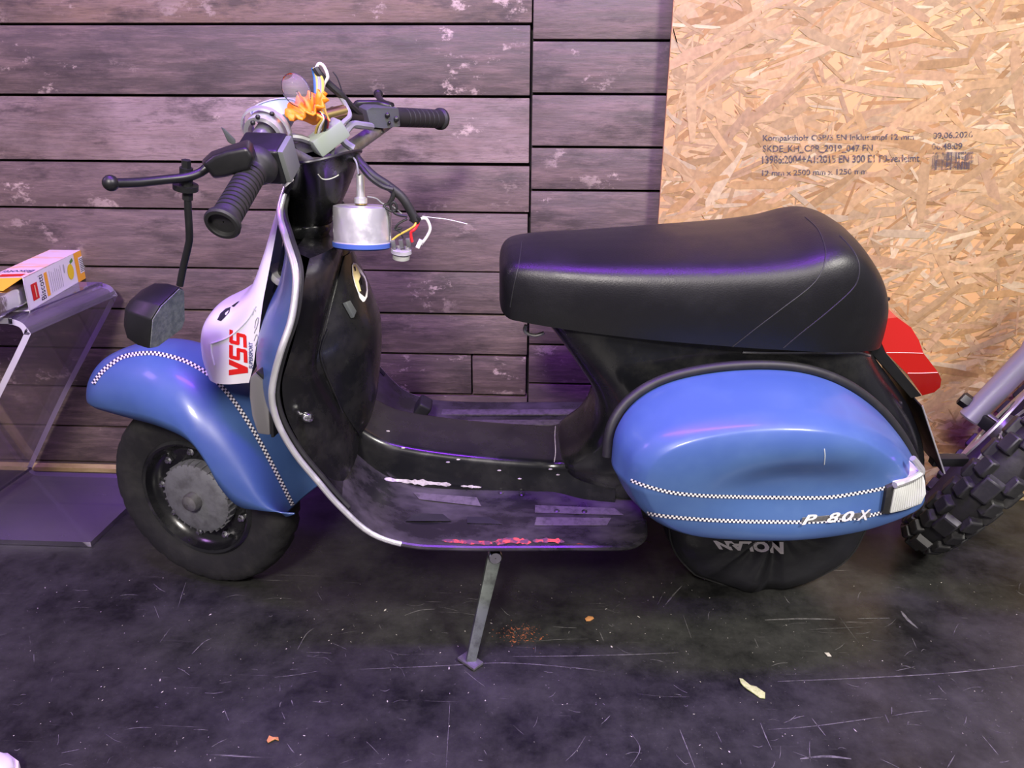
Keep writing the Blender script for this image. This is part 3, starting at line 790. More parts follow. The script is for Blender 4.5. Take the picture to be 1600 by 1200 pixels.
# frilled boot
rows = []
bo = q(481, 168, -.035); b1 = ba.cross(V((0, 1, 0))).normalized(); b2 = ba.cross(b1)
for i, (r, h) in enumerate(((.006, -.026), (.012, -.016), (.017, -.007), (.024, .002), (.033, .007))):
    row = []
    for k in range(60):
        t = 2*math.pi*k/60; fr_ = 1+.10*(i/4)**2*math.sin(11*t); hh = h+.005*(i/4)**2*math.cos(11*t+.6)
        row.append(bo+(b1*math.cos(t)*1.05+b2*math.sin(t)*.9)*r*fr_+ba*hh)
    rows.append(row)
boot = G().grid(rows, cv=True).build('orange_rubber_boot', 'orange', sc, angle=60)
md = boot.modifiers.new('thickness', 'SOLIDIFY'); md.thickness = .003
G().box(q(512, 214, -.03), (.060, .036, .030), V((.75, .5, .5)), V((0, 0, 1))).build('relay_box', 'greenbox', sc, bevel=.004)
G().tube([q(506, 182, .0), q(538, 174, .03)], .011, 16).build('brass_cable_end', 'gold', sc)
G().tube([q(520, 178, .02), q(560, 186, .08)], .012, 14).build('cable_boot', 'plastic', sc)
G().box(q(470, 228, -.02), (.05, .03, .02), V((.8, .4, .1)), V((0, 0, 1))).build('bracket_plate', 'steel', sc, bevel=.003)
def wire(pts, r, m, name='wire', parent=None, n=6):
    return G().tube(catv([q(*p) for p in pts], n), r, 8).build(name, m, parent or harness)
harness = G().tube(catv([q(*p) for p in [(552, 240, -.02), (566, 258, -.04), (585, 276, -.05), (606, 290, -.05), (628, 308, -.05), (642, 330, -.05), (650, 345, -.05)]], 6), .0075, 10).build('wiring_harness', 'rubber', sc)
wire([(556, 248, -.03), (575, 274, -.06), (596, 290, -.06), (614, 296, -.06)], .0045, 'rubber')
wire([(606, 290, -.055), (614, 302, -.055), (612, 312, -.055), (607, 320, -.055)], .004, 'rubber')
wire([(607, 318, -.055), (600, 322, -.06), (612, 330, -.06), (620, 326, -.06), (616, 316, -.06), (610, 322, -.06), (618, 334, -.06), (636, 338, -.06)], .0022, 'rubber')
wire([(650, 345, -.05), (648, 352, -.06), (640, 358, -.06), (622, 368, -.06), (612, 376, -.06)], .0018, 'wyel')
wire([(654, 348, -.05), (648, 358, -.06), (642, 364, -.06), (644, 378, -.06)], .0026, 'wred')
wire([(656, 342, -.05), (666, 342, -.05), (672, 356, -.05), (668, 368, -.05), (658, 382, -.05)], .0026, 'wwhite')
wire([(660, 338, -.05), (676, 340, -.04), (700, 343, -.03), (730, 350, -.02)], .0007, 'wwhite')
wire([(615, 358, -.06), (624, 362, -.06), (630, 372, -.06)], .0014, 'ink')
wire([(636, 342, -.055), (622, 350, -.06), (618, 358, -.06), (628, 356, -.06)], .002, 'rubber')
wire([(574, 307, -.05), (588, 310, -.05), (598, 318, -.05), (612, 322, -.05), (628, 334, -.05)], .0012, 'wgrey')
G().box(q(649, 342, -.05), (.017, .012, .014), V((1, 0, -.6)), V((0, 0, 1))).build('plug', 'plastic', harness, bevel=.002)
# loose round connector with four spade terminals
cc = q(627, 396, -.06)
lc = G().lathe([(.001, .008), (.017, .008), (.018, .002), (.014, 0), (.0145, -.004), (.0145, -.009), (.001, -.010)], cc, V((.1, 0, 1)), 24).build('loose_connector', 'grommet', sc)
for px, py in ((615, 382), (627, 381), (638, 379), (655, 381)):
    G().box(q(px, py, -.065), (.007, .006, .015), V((1, 0, .1 if px < 650 else -.5)), V((.15, 0, 1))).build('spade_terminal', 'steel' if px < 650 else 'wwhite', lc, bevel=.0008)
# upper loose wires
wire([(552, 232, .0), (536, 218, .0), (548, 196, .03), (566, 196, .06), (580, 198, .10)], .0065, 'wgrey')
wire([(518, 240, -.02), (524, 214, -.02), (534, 194, .0), (546, 182, .02), (542, 168, .03), (530, 148, .03)], .0042, 'wgrey')
wire([(562, 178, .08), (548, 166, .05), (532, 148, .03), (512, 130, .02), (500, 118, .01), (492, 106, .01)], .0062, 'rubber')
wire([(538, 172, .03), (536, 150, .03), (528, 124, .03), (520, 112, .03)], .0010, 'ink')
wire([(492, 112, .01), (498, 100, .01), (506, 104, .01), (512, 120, .01), (506, 132, .01), (502, 150, .0)], .0026, 'wwhite')
for k, (dx, m) in enumerate(((-4, 'wblue'), (-1, 'wyel'), (2, 'greenbox'), (5, 'wgrey'), (7, 'wyel'))):
    wire([(490+dx*.3, 106, .01), (496+dx, 124, .005), (497+dx, 148, -.01), (498+dx*1.3, 172, -.02), (500+dx*2, 190, -.03)], .0028, m)
for px, m, e in ((488, 'wyel', (506, 196)), (492, 'wred', (512, 192)), (500, 'wwhite', (500, 200)), (503, 'wyel', (496, 198)), (498, 'ink', (508, 200))):
    wire([(px, 176, -.05), (lerp(px, e[0], .5)+6, 184, -.06), (e[0], e[1], -.05), (e[0]-3, e[1]+14, -.03)], .0022, m)
wire([(432, 210, -.06), (444, 218, -.07), (456, 232, -.06), (462, 240, -.05)], .0062, 'rubber')
wire([(455, 214, -.06), (470, 216, -.05), (486, 222, -.04)], .006, 'steel')
wire([(446, 300, -.06), (452, 280, -.10), (456, 262, -.08)], .003, 'rubber')
wire([(545, 240, -.03), (556, 252, -.045), (560, 272, -.05)], .0016, 'wgrey')
# ---- dangling speedometer
spc = q(565, 352, -.05); sax = (SR@V((.03, .06, 1))).normalized()
sp = G().lathe([(.001, .033), (.040, .033), (.0465, .031), (.047, .026), (.047, -.026), (.0485, -.027), (.0485, -.034), (.045, -.036), (.001, -.036)], spc, sax, 48).build('speedometer', 'alu', sc)
M['bluerim'] = mat('blue_bezel', (.05, .10, .34), .4)
G().lathe([(.0475, -.027), (.0492, -.028), (.0492, -.035), (.046, -.0375), (.04, -.0375)], spc, sax, 48).build('bezel', 'bluerim', sp)
bl_ = [q(523, 362, -.05), q(522, 334, -.05), q(525, 326, -.05), q(607, 326, -.05), q(610, 334, -.05), q(611, 374, -.05)]
g = G()
for a, b in zip(bl_, bl_[1:]): g.box((a+b)/2, ((b-a).length+.002, .018, .0022), b-a, V((0, -1, 0)).cross(b-a))
g.build('strap_bracket', 'chrome', sp, bevel=.0004)
G().lathe([(.010, 0), (.010, .006), (.0075, .007), (.0075, .012)], spc+sax*.034, sax, 18).build('drive_socket', 'gold', sp)
nutb = q(564, 318, -.05)
g = G().lathe([(.0085, 0), (.0108, .001), (.0108, .009), (.0085, .010), (.0072, .011), (.0068, .046), (.0045, .048), (.001, .048)], nutb, sax, 20)
g.build('cable_nut', 'alu', sp, angle=30)

# ---- centre tunnel on the footboard
tn = [(.300, .064, .080, .50), (.350, .068, .082, .445), (.40, .070, .084, .404), (.45, .071, .086, .386), (.53, .072, .088, .371), (.62, .073, .090, .360), (.70, .074, .094, .353), (.745, .075, .098, .350), (.80, .09, .12, .364), (.86, .10, .13, .39)]
rows = []
for x, ht, hb_, zt in cat(tn, 5):
    zb = .288; r = .018; row = []
    pr = [(-hb_, zb), (-lerp(hb_, ht, .5), lerp(zb, zt, .5)), (-ht-.002, zt-r)]
    for k in range(1, 6):
        a = math.pi/2*k/5; pr.append((-ht+r-r*math.cos(a)-.002, zt-r+r*math.sin(a)))
    pr.append((-ht*.4, zt+.003)); pr.append((0, zt+.004))
    row = [V((x, y, z)) for y, z in pr]+[V((x, -y, z)) for y, z in reversed(pr[:-1])]
    rows.append(row)
tun = G().grid(rows).build('centre_tunnel', 'black', sc, angle=50)
hT = hitter(bvh(tun))
def bvh2(*os_):
    vs, fs = [], []
    for o in os_:
        b = len(vs); vs += [v.co.copy() for v in o.data.vertices]; fs += [[b+i for i in p.vertices] for p in o.data.polygons]
    return BVHTree.FromPolygons(vs, fs)
hFl = hitter(bvh2(tun, shield))
# chipped paint along the tunnel foot and at its rear edge
def blob(hit, path, width, name, m, parent, off=.0012, seed=1, n=10):
    rr = random.Random(seed); pts = cat(path, n); rows = []
    for i, p in enumerate(pts):
        wd = width*(.35+.9*abs(noise.noise(V((i*.37, seed*3.1, 0)))) + .3*rr.random())*min(1, i/3+.1, (len(pts)-1-i)/3+.1)
        a = hit(p[0], p[1]-wd/2, off); b = hit(p[0], p[1]+wd/2, off)
        if a and b and (a-b).length < .05: rows.append([a, b])
    if len(rows) > 1: return G().grid(rows).build(name, m, parent, recalc=False)
blob(hFl, [(600, 749), (640, 752), (680, 755), (705, 757)], 9, 'chipped_paint', 'chipped', shield, seed=2)
blob(hFl, [(720, 759), (738, 760), (752, 761)], 4, 'chipped_paint', 'chipped', shield, seed=5)
crease(hT, [(869, 655), (867, 680), (868, 705), (866, 722)], 'scratch', tun, .0009, 'chipped', off=.0002)
for px, py in ((606, 674), (630, 700), (716, 718), (860, 733), (872, 742), (700, 722), (780, 735), (812, 748)):
    p = hT(px, py, .0006)
    if p: G().ball(p, .0028, 8, sz=(1.5, .5, .6)).build('paint_chip', 'chipped', tun)
for i, (path, wd) in enumerate((([(690, 845), (740, 848), (790, 850)], 9), ([(775, 846), (800, 845), (830, 848)], 11), ([(832, 846), (860, 845), (882, 847)], 9), ([(880, 852), (920, 852)], 4))):
    blob(hFl, path, wd, 'red_paint_flake', 'redpaint', shield, seed=11+i)
def patch(hit, poly, name, m, parent, off=.0015):
    pp = [hit(*p, off) for p in poly]
    if all(pp): return G().poly(pp).build(name, m, parent, recalc=False)
patch(hFl, [(650, 803), (692, 804), (706, 815), (632, 815)], 'rubber_strip', 'rubber', shield)
patch(hFl, [(730, 808), (765, 809), (786, 820), (730, 818)], 'rubber_strip', 'rubber', shield)
patch(hFl, [(645, 770), (745, 778), (752, 792), (655, 781)], 'pad_mark', 'padmark', shield)
patch(hFl, [(838, 809), (955, 810), (948, 822), (835, 822)], 'pad_mark', 'padmark', shield)
patch(hFl, [(836, 790), (960, 795), (975, 806), (836, 802)], 'pad_mark', 'padmark', shield)
for x0, x1, y in ((.50, .84, .155), (.50, .84, .20)):
    G().box(((x0+x1)/2, y, .2985), (x1-x0, .022, .004)).build('floor_strip', 'padmark', shield, bevel=.001)
for px, py in ((783, 770), (815, 773), (870, 799), (913, 800)):
    p = hFl(px, py, .0)
    if p: G().lathe([(.006, 0), (.0055, .002), (.003, .0035), (.0005, .004)], p, (0, 0, 1), 12).build('rivet', 'floorpan', shield)
# brake pedal on the far side
pd = [q(640, 662, .14), q(648, 650, .145), q(656, 640, .15)]
ped_ = G().tube(catv(pd, 5), .007, 10).build('brake_pedal', 'plastic', sc)
G().box(q(661, 636, .15), (.035, .045, .030), V((.5, 0, .8)), V((-.8, 0, .5))).build('pedal_pad', 'rubber', ped_, bevel=.006, segs=3)

# ---- rear body
bd_rows = [(.245, .86, 1.47, .12), (.288, .79, 1.505, .125), (.345, .752, 1.495, .128), (.385, .790, 1.48, .130), (.42, .812, 1.462, .133), (.47, .822, 1.43, .136), (.52, .806, 1.388, .136), (.57, .775, 1.343, .133), (.61, .748, 1.315, .128), (.65, .718, 1.29, .120), (.672, .700, 1.27, .112)]
rows = []
for z, xf_, xb, hw in cat(bd_rows, 4):
    cx, hx = (xf_+xb)/2, (xb-xf_)/2; row = []
    for k in range(64):
        t = 2*math.pi*k/64; c, s = math.cos(t), math.sin(t); e = .42 if c < 0 else .25
        row.append(V((cx+hx*math.copysign(abs(c)**e, c), hw*math.copysign(abs(s)**.5, s)*(1-.25*max(0, c)**3), z)))
    rows.append(row)
body = G().loft(rows).build('rear_body', 'black', sc, angle=50)

# ---- seat
st_ = [(.634, .742, .692, .050), (.638, .762, .680, .070), (.650, .775, .673, .088), (.672, .781, .671, .098), (.72, .784, .667, .110), (.80, .786, .661, .124), (.90, .791, .655, .138), (1.0, .797, .651, .149), (1.07, .803, .648, .155), (1.125, .812, .646, .158), (1.17, .826, .643, .158),
       (1.205, .829, .640, .153), (1.235, .817, .636, .145), (1.265, .792, .630, .132), (1.297, .752, .622, .112), (1.322, .706, .614, .085), (1.337, .667, .610, .055), (1.342, .645, .617, .03)]
rows = []
half = cat([(-.985, 0), (-1.0, .2), (-.995, .42), (-.975, .60), (-.935, .745), (-.865, .845), (-.75, .91), (-.58, .95), (-.32, .985), (0, 1)], 3)
SEC = half+[[-a, b] for a, b in reversed(half[:-1])]
for x, zt, zb, hw in cat(st_, 6):
    row = []
    for a_, b_ in SEC: row.append(V((x, hw*a_, zb+(zt-zb)*b_)))
    for k in range(1, 8): row.append(V((x, hw*(1-2*k/8)*.98, zb-.006*math.sin(math.pi*k/8))))
    rows.append(row)
seat = G().loft(rows).build('seat', 'seat', sc, angle=70)
hSe = hitter(bvh(seat))
M['stitch'] = mat('seam_thread', (.016, .016, .018), .5)
for pth in ([(815, 377), (813, 396), (810, 416), (803, 446), (797, 480)], [(1258, 339), (1277, 357), (1287, 379), (1290, 400), (1284, 424), (1266, 448), (1222, 482), (1180, 514), (1142, 544)], [(1312, 368), (1332, 390), (1342, 412), (1341, 435), (1329, 455), (1290, 490), (1250, 522), (1224, 544)]):
    crease(hSe, pth, 'seam', seat, .0011, 'stitch', off=.0)
crease(hitter(bvh(body)), [(1160, 550), (1200, 551), (1250, 551), (1300, 551), (1340, 551), (1358, 556)], 'seat_rail', body, .0028, 'steel', off=.001)
G().tube(catv([q(822, 508, -.05), q(820, 516, -.05), q(826, 522, -.05), q(838, 524, -.05), q(850, 520, -.05)], 5), .0035, 8).build('seat_hook', 'steel', seat)
G().tube([q(1376, 468, .03), q(1388, 467, .05)], .004, 8).build('grab_stud', 'plastic', seat)

# ---- side cowls
cw = [(955, 720, -.24), (962, 672, -.222), (990, 632, -.20), (1040, 602, -.18), (1110, 585, -.170), (1190, 579, -.166), (1260, 585, -.165), (1320, 606, -.165), (1370, 641, -.165), (1405, 682, -.167), (1428, 724, -.172),
      (1438, 757, -.185), (1426, 774, -.205), (1396, 790, -.225), (1340, 802, -.236), (1250, 808, -.242), (1150, 808, -.242), (1060, 802, -.242), (1010, 787, -.242), (977, 760, -.242)]
base = [q(*p) for p in cw]
rim = catv(base+[base[0]], 6)[:-1]
cen = V((1.10, -.335, .455)); NR = 26
CP = cat([(1, 0), (1.0, .16), (.985, .34), (.955, .52), (.93, .66), (.895, .765), (.86, .835), (.82, .875), (.70, .92), (.45, .965), (.22, .99), (0, 1)], 5)
NR = len(CP)-1
def prof_at(t): return CP[round(t*NR)]
def cowl(side, dent):
    rows = []
    for i in range(NR+1):
        t = i/NR; row = []
        for p in rim:
            d = p-cen; e = 1-t                        # t 0 at rim, 1 at centre
            s, h = prof_at(t)
            fy = cen.y+.075*max(0, (cen.x+d.x*s-1.12)/.3)**1.6
            x = cen.x+d.x*s; z = cen.z+d.z*s; y = lerp(p.y, fy, h)
            if dent:
                u = (x-1.118)/.120; v = (z-.466)/.056
                y += .032*math.exp(-(u*u+v*v)**1.4)
            row.append(V((x, y*side, z)))
        rows.append(row)
    return rows
cr = cowl(1, True)
inw = [V((lerp(p.x, cen.x, .03), p.y+.02, lerp(p.z, cen.z, .03))) for p in cr[0]]
cowlL = G().grid([inw]+cr, cv=True).build('side_cowl', 'blue', sc, angle=55)
cr2 = cowl(-1, False)
G().grid(cr2, cv=True).build('side_cowl', 'blue', sc, angle=55)
top = [V((lerp(p.x, cen.x, -.022), p.y+.012, lerp(p.z, cen.z, -.03))) for p in rim]
i0 = 0; seg = top[0:70]
G().tube(seg, .0085, 10).build('cowl_gasket', 'rubber', cowlL)
hC = hitter(bvh(cowlL))
strip(hC, [(986, 750), (1010, 759), (1050, 769), (1100, 774), (1160, 776), (1220, 777), (1290, 777), (1340, 770), (1388, 761)], 5.4, 30, 'checker_tape', 'checker', cowlL, .0012, .0036)
strip(hC, [(991, 794), (1020, 803), (1070, 809), (1130, 813), (1200, 815), (1270, 815), (1330, 810), (1380, 800)], 5.4, 30, 'checker_tape', 'checker', cowlL, .0012, .0036)
M['scratchw'] = mat('pale_scratch', (.55, .58, .60), .5)
crease(hC, [(1288, 701), (1289, 712), (1288, 726)], 'scratch_mark', cowlL, .0007, 'scratchw', off=.0001)
# badge
M['badgesilver'] = mat('badge_silver', (.68, .68, .70), .3, .25)
bq = quad_uv((1250, 817), (1356, 808), (1359, 792), (1254, 802))
b3 = quad_uv(*[tuple(hC(*bq(u, v), .003)) for u, v in ((0, 0), (1, 0), (1, 1), (0, 1))])
bar = [V(b3(u, v)) for u, v in ((.0, .15), (1, .15), (1, .62), (.0, .62))]
badge = G().prism(bar, (0, -.0015, 0)).build('model_badge', 'steel', cowlL)
for ch, a, b in (('P', .0, .20), ('8', .36, .54), ('0', .57, .75), ('X', .80, .99)):
    fn = lambda u, v, a=a, b=b: V(b3(lerp(a, b, u), v))+V((0, -.004, 0))
    o = text_map(ch, fn, 'badge_letter', 'badgesilver', badge, bold=.03, shear=.25)
# rear turn signal wrapping the cowl end
def cy(px, py, dflt):
    p = hC(min(px, 1424), py if px < 1424 else min(max(py, 745), 775), 0); return (p.y if p else dflt)-.012
face = [(1400, 757, -.262), (1424, 748, -.252), (1442, 738, -.225), (1446, 752, -.215), (1448, 772, -.218), (1440, 788, -.232), (1415, 797, -.25), (1391, 803, -.263)]
fo = [q(p[0], p[1], cy(p[0], p[1], p[2]+.03)) for p in face]; fi = [p+V((-.008, .045, 0)) for p in fo]
rts = G().loft([fo, fi]).build('rear_turn_signal', 'lens', cowlL, bevel=.003)
hL = hitter(bvh(rts))
for k in range(13):
    t = k/12; a = (lerp(1404, 1441, t), lerp(758, 744, t)); b = (lerp(1396, 1440, t), lerp(799, 786, t))
    pts = [hL(lerp(a[0], b[0], u), lerp(a[1], b[1], u), .0) for u in (0, .25, .5, .75, 1)]; pts = [p for p in pts if p]
    if len(pts) > 1: G().tube(pts, .0011, 6).build('lens_rib', 'lens', rts)
fb = [q(p[0], p[1], cy(p[0], p[1], -.23)+.003) for p in [(1386, 763), (1399, 757), (1391, 804), (1379, 803)]]
G().prism(fb, (0, .03, 0)).build('signal_base', 'rubber', rts, bevel=.002)
tr = [q(p[0], p[1], cy(p[0], p[1], p[2]+.02)) for p in [(1426, 716, -.185), (1434, 726, -.19), (1440, 738, -.205), (1420, 750, -.245), (1398, 758, -.262)]]
G().tube(catv(tr, 5), .0055, 8).build('signal_trim', 'alu', rts)

# ---- tail light, plate
def sp_(pts, y0, y1): return [[q(a, b, y0) for a, b in pts], [V((p.x, y1, p.z)) for p in [q(a, b, y0) for a, b in pts]]]
lens_pts = [(1369, 516), (1373, 499), (1402, 496), (1424, 512), (1435, 532), (1443, 552), (1466, 582), (1471, 592), (1469, 605), (1460, 613), (1441, 618), (1384, 551)]
tl = G().loft(sp_([(1352, 543), (1368, 518), (1384, 551), (1441, 619), (1424, 623), (1362, 553)], -.062, .062)).build('tail_light_housing', 'plastic', sc, bevel=.003)
A_ = [(1369, 516, -.050), (1373, 499, -.040), (1402, 496, -.040), (1424, 512, -.050), (1436, 532, -.056), (1443, 552, -.060), (1466, 582, -.064), (1471, 593, -.058), (1469, 605, -.052), (1460, 613, -.048), (1441, 618, -.050), (1417, 584, -.064), (1384, 551, -.060)]
nl = [q(*p) for p in A_]; fl_ = [V((p.x, -p.y, p.z)) for p in nl]; nA = len(nl)
g = G()
for side_ in (nl, fl_): g.add(side_, [(0, 1, 2, 3, 4, 5, 12), (12, 5, 6, 11), (11, 6, 7, 8, 9, 10)])
g.grid([nl, fl_], cv=True)
tlens = g.build('tail_light_lens', 'redlens', tl, angle=8)
hTL = hitter(bvh(tlens))
M['pinkedge'] = mat('lens_edge', (.85, .35, .30), .3)
for pth in ([(1385, 551), (1410, 551), (1442, 552)], [(1418, 583), (1440, 583), (1465, 582)]): crease(hTL, pth, 'lens_edge', tlens, .0009, 'pinkedge', off=.0)
pa, pb = q(1441, 634, -.09), q(1476, 740, -.09)
dn = (pb-pa).normalized(); ex = V((dn.z, 0, -dn.x))
plate = G().loft([[pa, pb, V((pb.x, .09, pb.z)), V((pa.x, .09, pa.z))], [p+ex*.0025 for p in (pa, pb, V((pb.x, .09, pb.z)), V((pa.x, .09, pa.z)))]]).build('licence_plate', 'plastic', sc)
G().tube([pa, pb], .0016, 6).build('plate_edge', 'alu', plate)
G().box((1.545, -.05, .34), (.07, .02, .02)).build('plate_bracket', 'plastic', sc, bevel=.002)

# ---- side stand
foot = SR@(wZ(735, 1034, .004)-A0); piv = q(773, 866, -.20)
dv = (foot-piv).normalized(); sd = dv.cross(V((0, 1, 0))).normalized(); up_ = sd.cross(dv)
rows = []
for t, w_, h_ in ((0, .013, .009), (.06, .013, .009), (.5, .011, .008), (.94, .0095, .008), (1, .0095, .008)):
    c = lerp(piv, foot, t); rows.append([c+sd*w_*i+up_*h_*j for i, j in ((-1, -1), (1, -1), (1, 1), (-1, 1))])
M['standgrey'] = mat('grey_green_steel', (.13, .145, .14), .38, .55, col2=(.07, .075, .075), nscale=40)
stand = G().loft(rows).build('side_stand', 'standgrey', sc, bevel=.003)
G().lathe([(.001, .017), (.011, .017), (.014, .013), (.014, -.012), (.001, -.012)], piv, V((.1, -1, .25)), 20).build('pivot_bolt', 'chrome', stand)
fc = foot+V((0, 0, .002)); wz = SR@V((0, 0, 1)); wx = SR@V((.75, -.65, 0))
G().box(foot+wz*.002, (.046, .026, .006), wx, wz).build('stand_foot', 'steel', stand, bevel=.002)
G().tube([piv+V((0, .01, .0)), V((piv.x, -.12, .255)), V((piv.x, -.05, .27))], .014, 12).build('stand_bracket', 'black', stand)
# belly pan under the footboard
G().box((.62, 0, .262), (.50, .30, .04)).build('belly_frame', 'black', sc, bevel=.015)

# ---- rear wheel inside the helmet bag
RW = V((1.212, 0, .213))
rw = G().lathe([(.13, -.036), (.165, -.046), (.195, -.043), (.208, -.028), (.211, 0), (.208, .028), (.195, .043), (.165, .046), (.13, .036), (.125, 0)], RW, WAX, 64, closed=True).build('rear_wheel', 'tyre', sc)
G().lathe([(.132, .03), (.12, .02), (.06, .012), (.001, .012)], RW, WAX, 48).build('rim', 'black', rw)
bagr = empty('helmet_bag', SM); tag(bagr, 'black nylon pouch with white lettering pulled over the rear wheel of the scooter', 'bag')
rows = []
for r, h in ((.105, -.06), (.17, -.072), (.205, -.066), (.220, -.040), (.221, 0), (.220, .04), (.214, .068), (.194, .088), (.16, .098), (.105, .102), (.05, .104), (.004, .105)):
    row = []
    for k in range(72):
        a = 2*math.pi*k/72; rr = r*(1+.015*noise.noise(V((math.cos(a)*3, h*20, math.sin(a)*3))))
        hh = h+.012*noise.noise(V((math.cos(a)*4, 5+h*10, math.sin(a)*4)))
        p = RW+V((-.012+rr*math.cos(a), -hh, rr*math.sin(a)))
        row.append(p)
    rows.append(row)
wzl = SR@V((0, 0, 1))
def above(p):
    hgt = (A0+SM.to_3x3()@p).z
    return p+wzl*max(0, .002-hgt) if hgt < .002 else p
rows = [[above(p) for p in r] for r in rows]
bagm = G().grid(rows, cv=True).build('bag_shell', 'bag', bagr, angle=60)
md = bagm.modifiers.new('thickness', 'SOLIDIFY'); md.thickness = .0015
hBg = hitter(bvh(bagm))
nq = quad_uv((1232, 846), (1114, 844), (1117, 857), (1224, 865))
M['bagprint'] = mat('cream_white_print', (.85, .80, .76), .5)
text_map('NOLAN', lambda u, v: hBg(*nq(u, v), .0015), 'lettering', 'bagprint', bagm, bold=.05, shear=-.3)
sw_ = [hBg(a, b, .0015) for a, b in ((1129, 842), (1150, 845), (1176, 846), (1186, 841), (1164, 841), (1166, 843), (1190, 843.5), (1176, 848), (1150, 848))]
if False and all(sw_): G().poly(sw_).build('swoosh_print', 'bagprint', bagm, recalc=False)
for k in (-1, 1):
    pts = [V((RW.x+.228*math.cos(a), -.070, RW.z+.205*math.sin(a))) for a in [math.pi*(1.06+.88*i/20) for i in range(21)]]
G().tube([above(p) for p in rows[6][36:72]], .003, 6).build('hem_cord', 'rubber', bagm)

# ================================================================== ACRYLIC STAND, BISCUIT BOX
ay0, ay1, th = 1.545, 1.90, .013
prof = [(-1.75, .558), (-1.20, .558), (-1.15, .557), (-1.125, .549), (-1.118, .532), (-1.126, .512), (-1.30, .26), (-1.435, .050), (-1.449, .022), (-1.440, .0095), (-1.415, .0075), (-1.30, .0075), (-1.072, .0075)]
pr = cat(prof, 4); rows0 = []
P2 = [V((p[0], 0, p[1])) for p in pr]; L1, L2 = [], []
for i, p in enumerate(P2):
    t = (P2[min(i+1, len(P2)-1)]-P2[max(i-1, 0)]).normalized(); n_ = V((-t.z, 0, t.x)); L1.append(p+n_*th/2); L2.append(p-n_*th/2)
def atY(L, y): return [V((p.x, y, max(p.z, .0006))) for p in L]
g = G()
g.grid([atY(L1, ay0), atY(L1, ay1)]); g.grid([atY(L2, ay0), atY(L2, ay1)])
g.grid([atY(L1, ay0), atY(L2, ay0)], mi=1); g.grid([atY(L1, ay1), atY(L2, ay1)], mi=1)
for e in (0, -1): g.grid([[V((L1[e].x, ay0, max(L1[e].z, .0006))), V((L1[e].x, ay1, max(L1[e].z, .0006)))], [V((L2[e].x, ay0, max(L2[e].z, .0006))), V((L2[e].x, ay1, max(L2[e].z, .0006)))]], mi=1)
acr = g.build('acrylic_stand', ['acrylic', 'acrylicedge'])
tag(acr, 'clear acrylic stand bent in a Z shape carrying the biscuit box', 'stand')

ZT = .5645
c1 = wZ(47, 486, ZT); c2 = wZ(138, 432, ZT)
X_ = (c2-c1).normalized(); Y_ = V((0, 0, 1)).cross(X_)
BW = .080; BL = (c2-c1).length; BH = .074

def bp(u, v, h): return c1+X_*u*BL+Y_*v*BW+V((0, 0, h*BH))
bxr = G()
t_ = .0012
for a, b, mi in (((0, 0, 0), (1, 0, 1), 0),): pass
def panel(pts, mi): 
    n_ = (pts[1]-pts[0]).cross(pts[2]-pts[0]).normalized(); bxr.loft([pts, [p-n_*t_ for p in pts]], True, mi)
panel([bp(0, 0, 0), bp(1, 0, 0), bp(1, 0, 1), bp(0, 0, 1)], 0)
panel([bp(0, 0, 1), bp(1, 0, 1), bp(1, 1, 1), bp(0, 1, 1)], 2)
panel([bp(1, 0, 0), bp(1, 1, 0), bp(1, 1, 1), bp(1, 0, 1)], 1)
panel([bp(1, 1, 0), bp(0, 1, 0), bp(0, 1, 1), bp(1, 1, 1)], 1)
panel([bp(0, 0, 0), bp(0, 1, 0), bp(1, 1, 0), bp(1, 0, 0)], 0)
box = bxr.build('biscuit_box', ['card', 'cardorange', 'cardpink'])
tag(box, 'white and orange biscuit carton lying open on the acrylic stand', 'box')
flap = [bp(0, 0, 0), bp(0, 0, 1), bp(-.10, -.18, .9), bp(-.10, -.18, .06)]
G().loft([flap, [p+V((0, .0012, 0)) for p in flap]]).build('end_flap', 'card', box)
flap = [bp(0, 0.02, 1), bp(0, .98, 1), bp(-.17, .8, .86), bp(-.17, .2, .82)]
G().loft([flap, [p+V((0, 0, .0012)) for p in flap]]).build('end_flap', 'cardorange', box)
def fr(u, v, e=.0012): return bp(u, 0, v)-Y_*e
def rect(u0, u1, v0, v1, name, m, e=.001): return G().poly([fr(u0, v0, e), fr(u1, v0, e), fr(u1, v1, e), fr(u0, v1, e)]).build(name, m, box, recalc=False)
rect(.07, .16, .22, .72, 'red_label', 'red')
rect(.11, .125, .28, .66, 'label_line', 'cardpink', .0018)
rect(.80, 1, 0, 1, 'orange_print', 'cardorange')
text_map('Biscotti', lambda u, v: fr(lerp(.255, .185, v), lerp(.10, .86, u)), 'lettering', 'ink', box)
rect(.28, .325, .12, .86, 'orange_bar', 'cardorange')
for k in range(7): rect(.36+.03*k, .366+.03*k, .15, .85-.05*(k % 3), 'text_line', 'greyprint')
rect(.59, .61, .55, .82, 'text_line', 'greyprint')
G().poly([fr(.70+.055*math.cos(a), .48+.26*math.sin(a)) for a in [2*math.pi*k/20 for k in range(20)]]).build('fruit_print', 'lemon', box, recalc=False)
G().poly([fr(.72, .72), fr(.77, .78), fr(.76, .90), fr(.71, .82)]).build('leaf_print', 'leafgreen', box, recalc=False)
def en(u, v, e=.0016): return fr(lerp(.80, 1, u), v, e)
G().poly([en(.30, .25), en(.85, .25), en(.85, .80), en(.30, .80)]).build('barcode_patch', 'card', box, recalc=False)
g = G()
for k in range(8): g.poly([en(.36, .30+.06*k, .002), en(.78, .30+.06*k, .002), en(.78, .325+.06*k, .002), en(.36, .325+.06*k, .002)])
g.build('barcode', 'ink', box, recalc=False)
